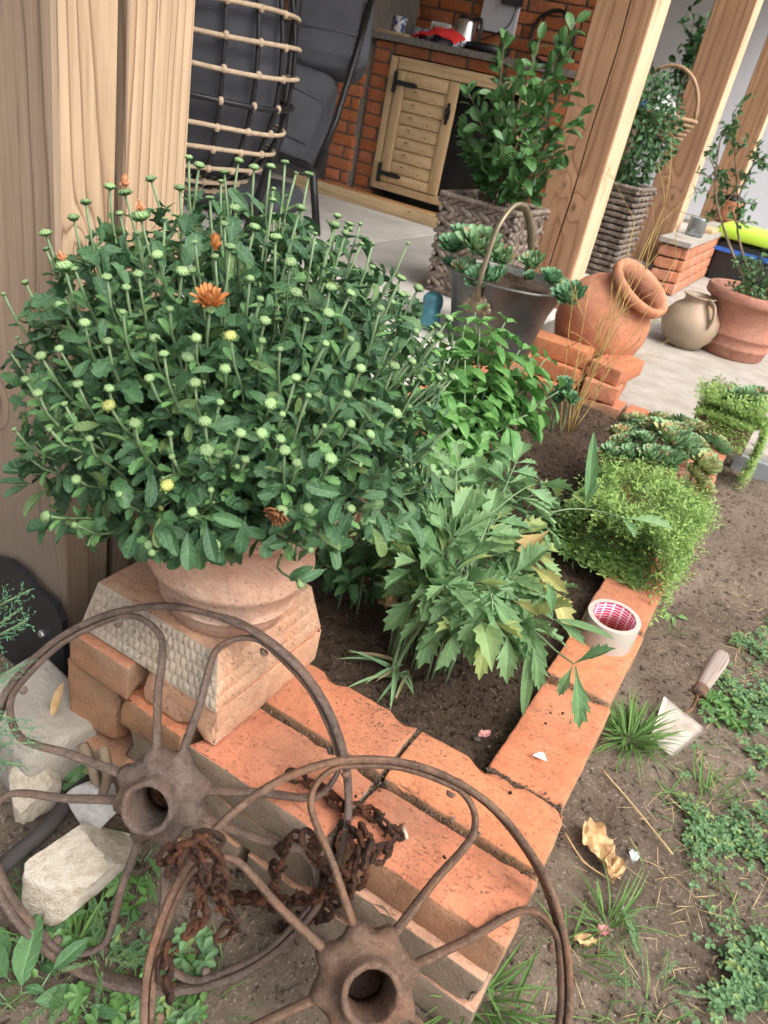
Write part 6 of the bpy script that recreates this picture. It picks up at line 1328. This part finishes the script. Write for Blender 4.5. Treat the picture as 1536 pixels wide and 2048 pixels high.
fern = []
for s_ in range(3):
    V_ = []; F_ = []; rd = random.Random(s_)
    for q in range(26):
        tt = q / 26; sd_ = -1 if q % 2 else 1; L = .30 * math.sin(PI * (tt * .85 + .12)); 
        for e in range(4):
            lv2, lf2 = leaf(L * .55, .05, .5, .8, .4, .1, .1, 2); a = sd_ * (.5 + .35 * e); ca, sa = math.cos(a), math.sin(a); w_ = lv2.copy(); w_[:, 0] = lv2[:, 0] * ca - lv2[:, 1] * sa + sd_ * L * .12 * e; w_[:, 1] = lv2[:, 0] * sa * 0 + lv2[:, 1] * ca + tt + .02 * e; w_[:, 0] += 0; w_[:, 2] += rd.uniform(-.05, .08) - .15 * tt * tt
            b = len(V_); V_ += w_.tolist(); F_ += [tuple(i + b for i in x_) for x_ in lf2]
    fern.append((np.array(V_), F_))
weed(40, 1985, 'broad leaved weed with large leaves at the lower left corner', 'broad', brT, 13, .075, .06, .01, .04, nobj=20)
weed(285, 1720, 'feathery bright green weed under the rear wheel hub', 'weed', fern, 22, .045, .035, .0, .03)
weed(50, 1755, 'feathery weed tuft at the left edge by the cream rock', 'weed', fern, 20, .038, .025, .02, .05)
weed(210, 1905, 'feathery weed spreading below the rear wheel rim', 'clover', fern, 30, .055, .07, .005, .04)
weed(400, 2010, 'feathery weed between the two wheels at the bottom', 'clover', fern, 22, .05, .06, .005, .03)
weed(270, 1770, 'weed with lobed light green leaves right of the cream rock', 'weed', pT, 9, .020, .035, .01, .035)
weed(150, 1835, 'cinquefoil with toothed leaves in front of the cream rock', 'weed', pT, 8, .022, .03, .01, .035)
weed(85, 1895, 'cinquefoil leaf above the broad leaved weed', 'weed', pT, 4, .024, .02, .02, .045)
weed(250, 1850, 'small leafy weeds inside the rear wheel', 'clover', pT, 18, .016, .05, .0, .03)
weed(300, 2010, 'small leafy weeds at the bottom left of the front wheel', 'clover', pT, 18, .016, .05, .0, .03)
weed(370, 1935, 'lobed weed leaf between the wheel bars', 'weed', pT, 5, .018, .03, .01, .03)
weed(155, 1985, 'grey green weed beside the broad leaved one', 'broad', brT, 7, .035, .05, .0, .02)
weed(330, 2045, 'broad pale leaf at the bottom edge left of the front hub', 'broad', brT, 4, .045, .03, .0, .02)
weed(220, 1690, 'large smooth leaf in the shade below the rear hub', 'broad', brT, 4, .04, .03, .0, .03)
weed(185, 1560, 'toothed weed behind the brown sticks', 'clover', pT, 7, .03, .03, .0, .05)
weed(400, 1890, 'thin grey weed inside the front wheel', 'clover', pT, 8, .022, .03, .0, .03)
weed(120, 1930, 'low feathery weeds in front of the rear wheel rim', 'weed', fern, 24, .04, .06, .0, .02)
weed(330, 1960, 'low trefoil weeds between the rear rim and the front wheel', 'weed', pT, 20, .015, .06, .0, .025)
weed(200, 2020, 'ground weeds at the bottom edge between corner weed and front wheel', 'weed', pT, 20, .017, .06, .0, .025)
weed(1500, 1995, 'coarse toothed weed at the lower right corner', 'clover', pT, 14, .022, .07, .01, .03)
weed(1290, 1990, 'thistle like weed below the pebbles', 'clover', fern, 14, .06, .05, .003, .02)
weed(1450, 1440, 'leafy weed on the soil right of the trowel', 'weed', pT, 26, .022, .055, .005, .02)
weed(1340, 1240, 'wilted seedling on the bare soil beside the sedum', 'sedumd', brT, 5, .03, .012, .0, .01, nobj=5)
# juniper tips reaching in from the left
jn = thing('juniper_branch', ony(-60, 1330, -.40), 'green juniper tips reaching in at the left edge', 'shrub'); pool = []; jT = [leaf(1, .35, .4, .9, .4, -.1, .3, 2, seed=i) for i in range(2)]
for (x0_, y0_, x1_, y1_) in ((-60, 1300, 45, 1215), (-60, 1310, 55, 1240), (-50, 1390, 40, 1330), (-60, 1500, 70, 1485), (-60, 1480, 65, 1455), (-50, 1420, 30, 1440), (-40, 1240, 60, 1180), (-60, 1520, 40, 1530)):
    a, b = ony(x0_, y0_, -.42), ony(x1_, y1_, -.40); mb = MB(); mb.tube([a, a.lerp(b, .5) + Vector((0, 0, .004)), b], [.002, .0015, .001], 4); mb.build('twig', K['mumstem'], jn); d = (b - a).normalized()
    for k in range(16):
        t = .25 + .75 * k / 16; p = a.lerp(b, t); sd_ = (rv() + d * .9).normalized(); e = p + sd_ * random.uniform(.012, .028)
        for q in range(7):
            pp = p.lerp(e, q / 6); pool.append((random.randrange(2), frame(pp, sd_ + rv(.7), rv(), .006)))
joined('scale_leaves', jT, pool, K['juniper'], jn)
# litter
def crumpled(name, px, py, sz, mat, label, cat, seed, z=-.195, L=1.6):
    c = onz(px, py, z); g = 12; vv = []
    for j in range(g + 1):
        for i in range(g + 1):
            a, b = i / g - .5, j / g - .5; w = max(.12, 1 - abs(b) ** 1.5 * 2.2); p = Vector((a * sz * w, b * sz * L, 0)); p.z = .35 * sz * noise.noise((a * 4 + seed, b * 5, seed)) + .25 * sz * noise.noise((a * 9, b * 9, seed)) + .25 * sz * abs(a) * 1.5; vv.append(p)
    mb = MB(); mb.add([Matrix.Translation(c + Vector((0, 0, .012))) @ Matrix.Rotation(seed * 1.3, 4, 'Z') @ p for p in vv], [(j * (g + 1) + i, j * (g + 1) + i + 1, (j + 1) * (g + 1) + i + 1, (j + 1) * (g + 1) + i) for j in range(g) for i in range(g)])
    return tag(mb.build(name, K[mat], None), label, cat)
crumpled('dry_leaf', 1190, 1700, .055, 'dryleaf', 'crumpled tan dry leaf on the soil beside the brick corner', 'leaf', 3); crumpled('dry_leaf', 1222, 1745, .035, 'dryleaf', 'smaller curled dry leaf joined to the crumpled one', 'leaf', 5)
crumpled('dry_leaf', 1165, 1890, .022, 'dryleaf', 'small brown dry leaf in the grass by the front wheel', 'leaf', 4); crumpled('petal', 1200, 1872, .020, 'pink', 'dull pink petal in the grass by the front wheel', 'petal', 2, L=1.0); crumpled('dry_leaf', 770, 1215, .04, 'dryleaf', 'brown dry leaf on the bed soil under the lovage', 'leaf', 6, z=-.03)
crumpled('glass_chip', 1262, 1722, .018, 'glassbit', 'pale grey glass chip beside the dry leaf', 'chip', 5, L=1.4)
crumpled('dry_leaf', 965, 1480, .016, 'pink', 'pale curled petal on the dark bed soil near the corner', 'leaf', 2, z=-.035)
mb = MB(); mb.tube(smooth_path([onz(1205, 1540, -.19), onz(1270, 1615, -.19), onz(1345, 1708, -.192)], 5), .0018, 5); tag(mb.build('dry_stalk', K['straw'], None), 'long straight straw stalk lying on the soil', 'straw')
mb = MB(); mb.tube(smooth_path([onz(1130, 1665, -.185), onz(1165, 1720, -.19), onz(1205, 1750, -.19), onz(1228, 1765, -.192)], 5), .0014, 5); tag(mb.build('dry_stalk', K['dryleaf'], None), 'thin brown leaf stalk curving below the dry leaf', 'straw')
for i, (x, y, s_, lab) in enumerate(((1240, 1812, .016, 'round pale pebble right of the front wheel'), (1236, 1842, .017, 'pale pebble just below the round one'), (1265, 1853, .009, 'tiny pink pebble beside the pale pair'), (1248, 1887, .017, 'flat yellowish pebble below the pale pair'), (1228, 1790, .009, 'smallest pebble above the pale pair'), (1425, 1075, .022, 'pale flat stone on the bare soil beside the sedum'))):
    p = onz(x, y, -.197); stone('pebble', (p.x, p.y, GZ(p.x, p.y) + s_ * .2), (s_, s_ * .85, s_ * .6), 30 + i, K['limew'] if i < 3 else K['lime'], lab, (0, 0, i), 'pebble', 'pebbles on the bare soil')
for i, (x, y, s_, lab) in enumerate(((960, 1462, .018, 'dark grey pebble on the bed soil near the corner'), (985, 1475, .010, 'small pale pebble beside the dark one in the bed'))):
    p = onz(x, y, -.03); stone('pebble', (p.x, p.y, BZ(p.x, p.y) + s_ * .2), (s_, s_ * .8, s_ * .6), 50 + i, K['blockc'] if i == 0 else K['lime'], lab, (0, 0, i), 'pebble', 'pebbles in the bed')
for i, (x, y, lab) in enumerate(((1100, 1427, 'round dark seed on the brick nearest the tape'), (1125, 1428, 'grey crumb right of the round dark seed'), (1142, 1446, 'pale broken shell on the side wall brick'), (1090, 1448, 'brown crumb left of the broken shell'), (1020, 1587, 'dark crumb pair on the corner brick'), (888, 1717, 'black crumb on the front corner brick'), (905, 1638, 'pale bead in the joint of the front bricks'), (958, 1668, 'second pale bead in the front joint'))):
    p = onz(x, y, .001); stone('seed', (p.x, p.y, .003), (.0075, .0075, .006), 70 + i, K['bedsoil'] if 'pale' not in lab else K['lime'], lab, (0, 0, i), 'crumb', 'crumbs on the bricks')
mb = MB(); q = onz(1078, 1518, .0015); mb.add([q + Vector(p) for p in ((-.012, 0, 0), (.012, .002, .003), (.002, .016, .002), (-.004, .008, .005))], [(0, 1, 2), (0, 2, 3)]); o = mb.build('petal', K['white'], None); o.modifiers.new('s', 'SOLIDIFY').thickness = .0008; tag(o, 'tiny white petal on the side wall brick', 'petal')
mb = MB(); mb.tube([onz(806, 1655, .007), onz(812, 1678, .006)], .004, 8); tag(mb.build('cigarette_end', K['card'], None), 'small pale paper stub on the front brick', 'stub')
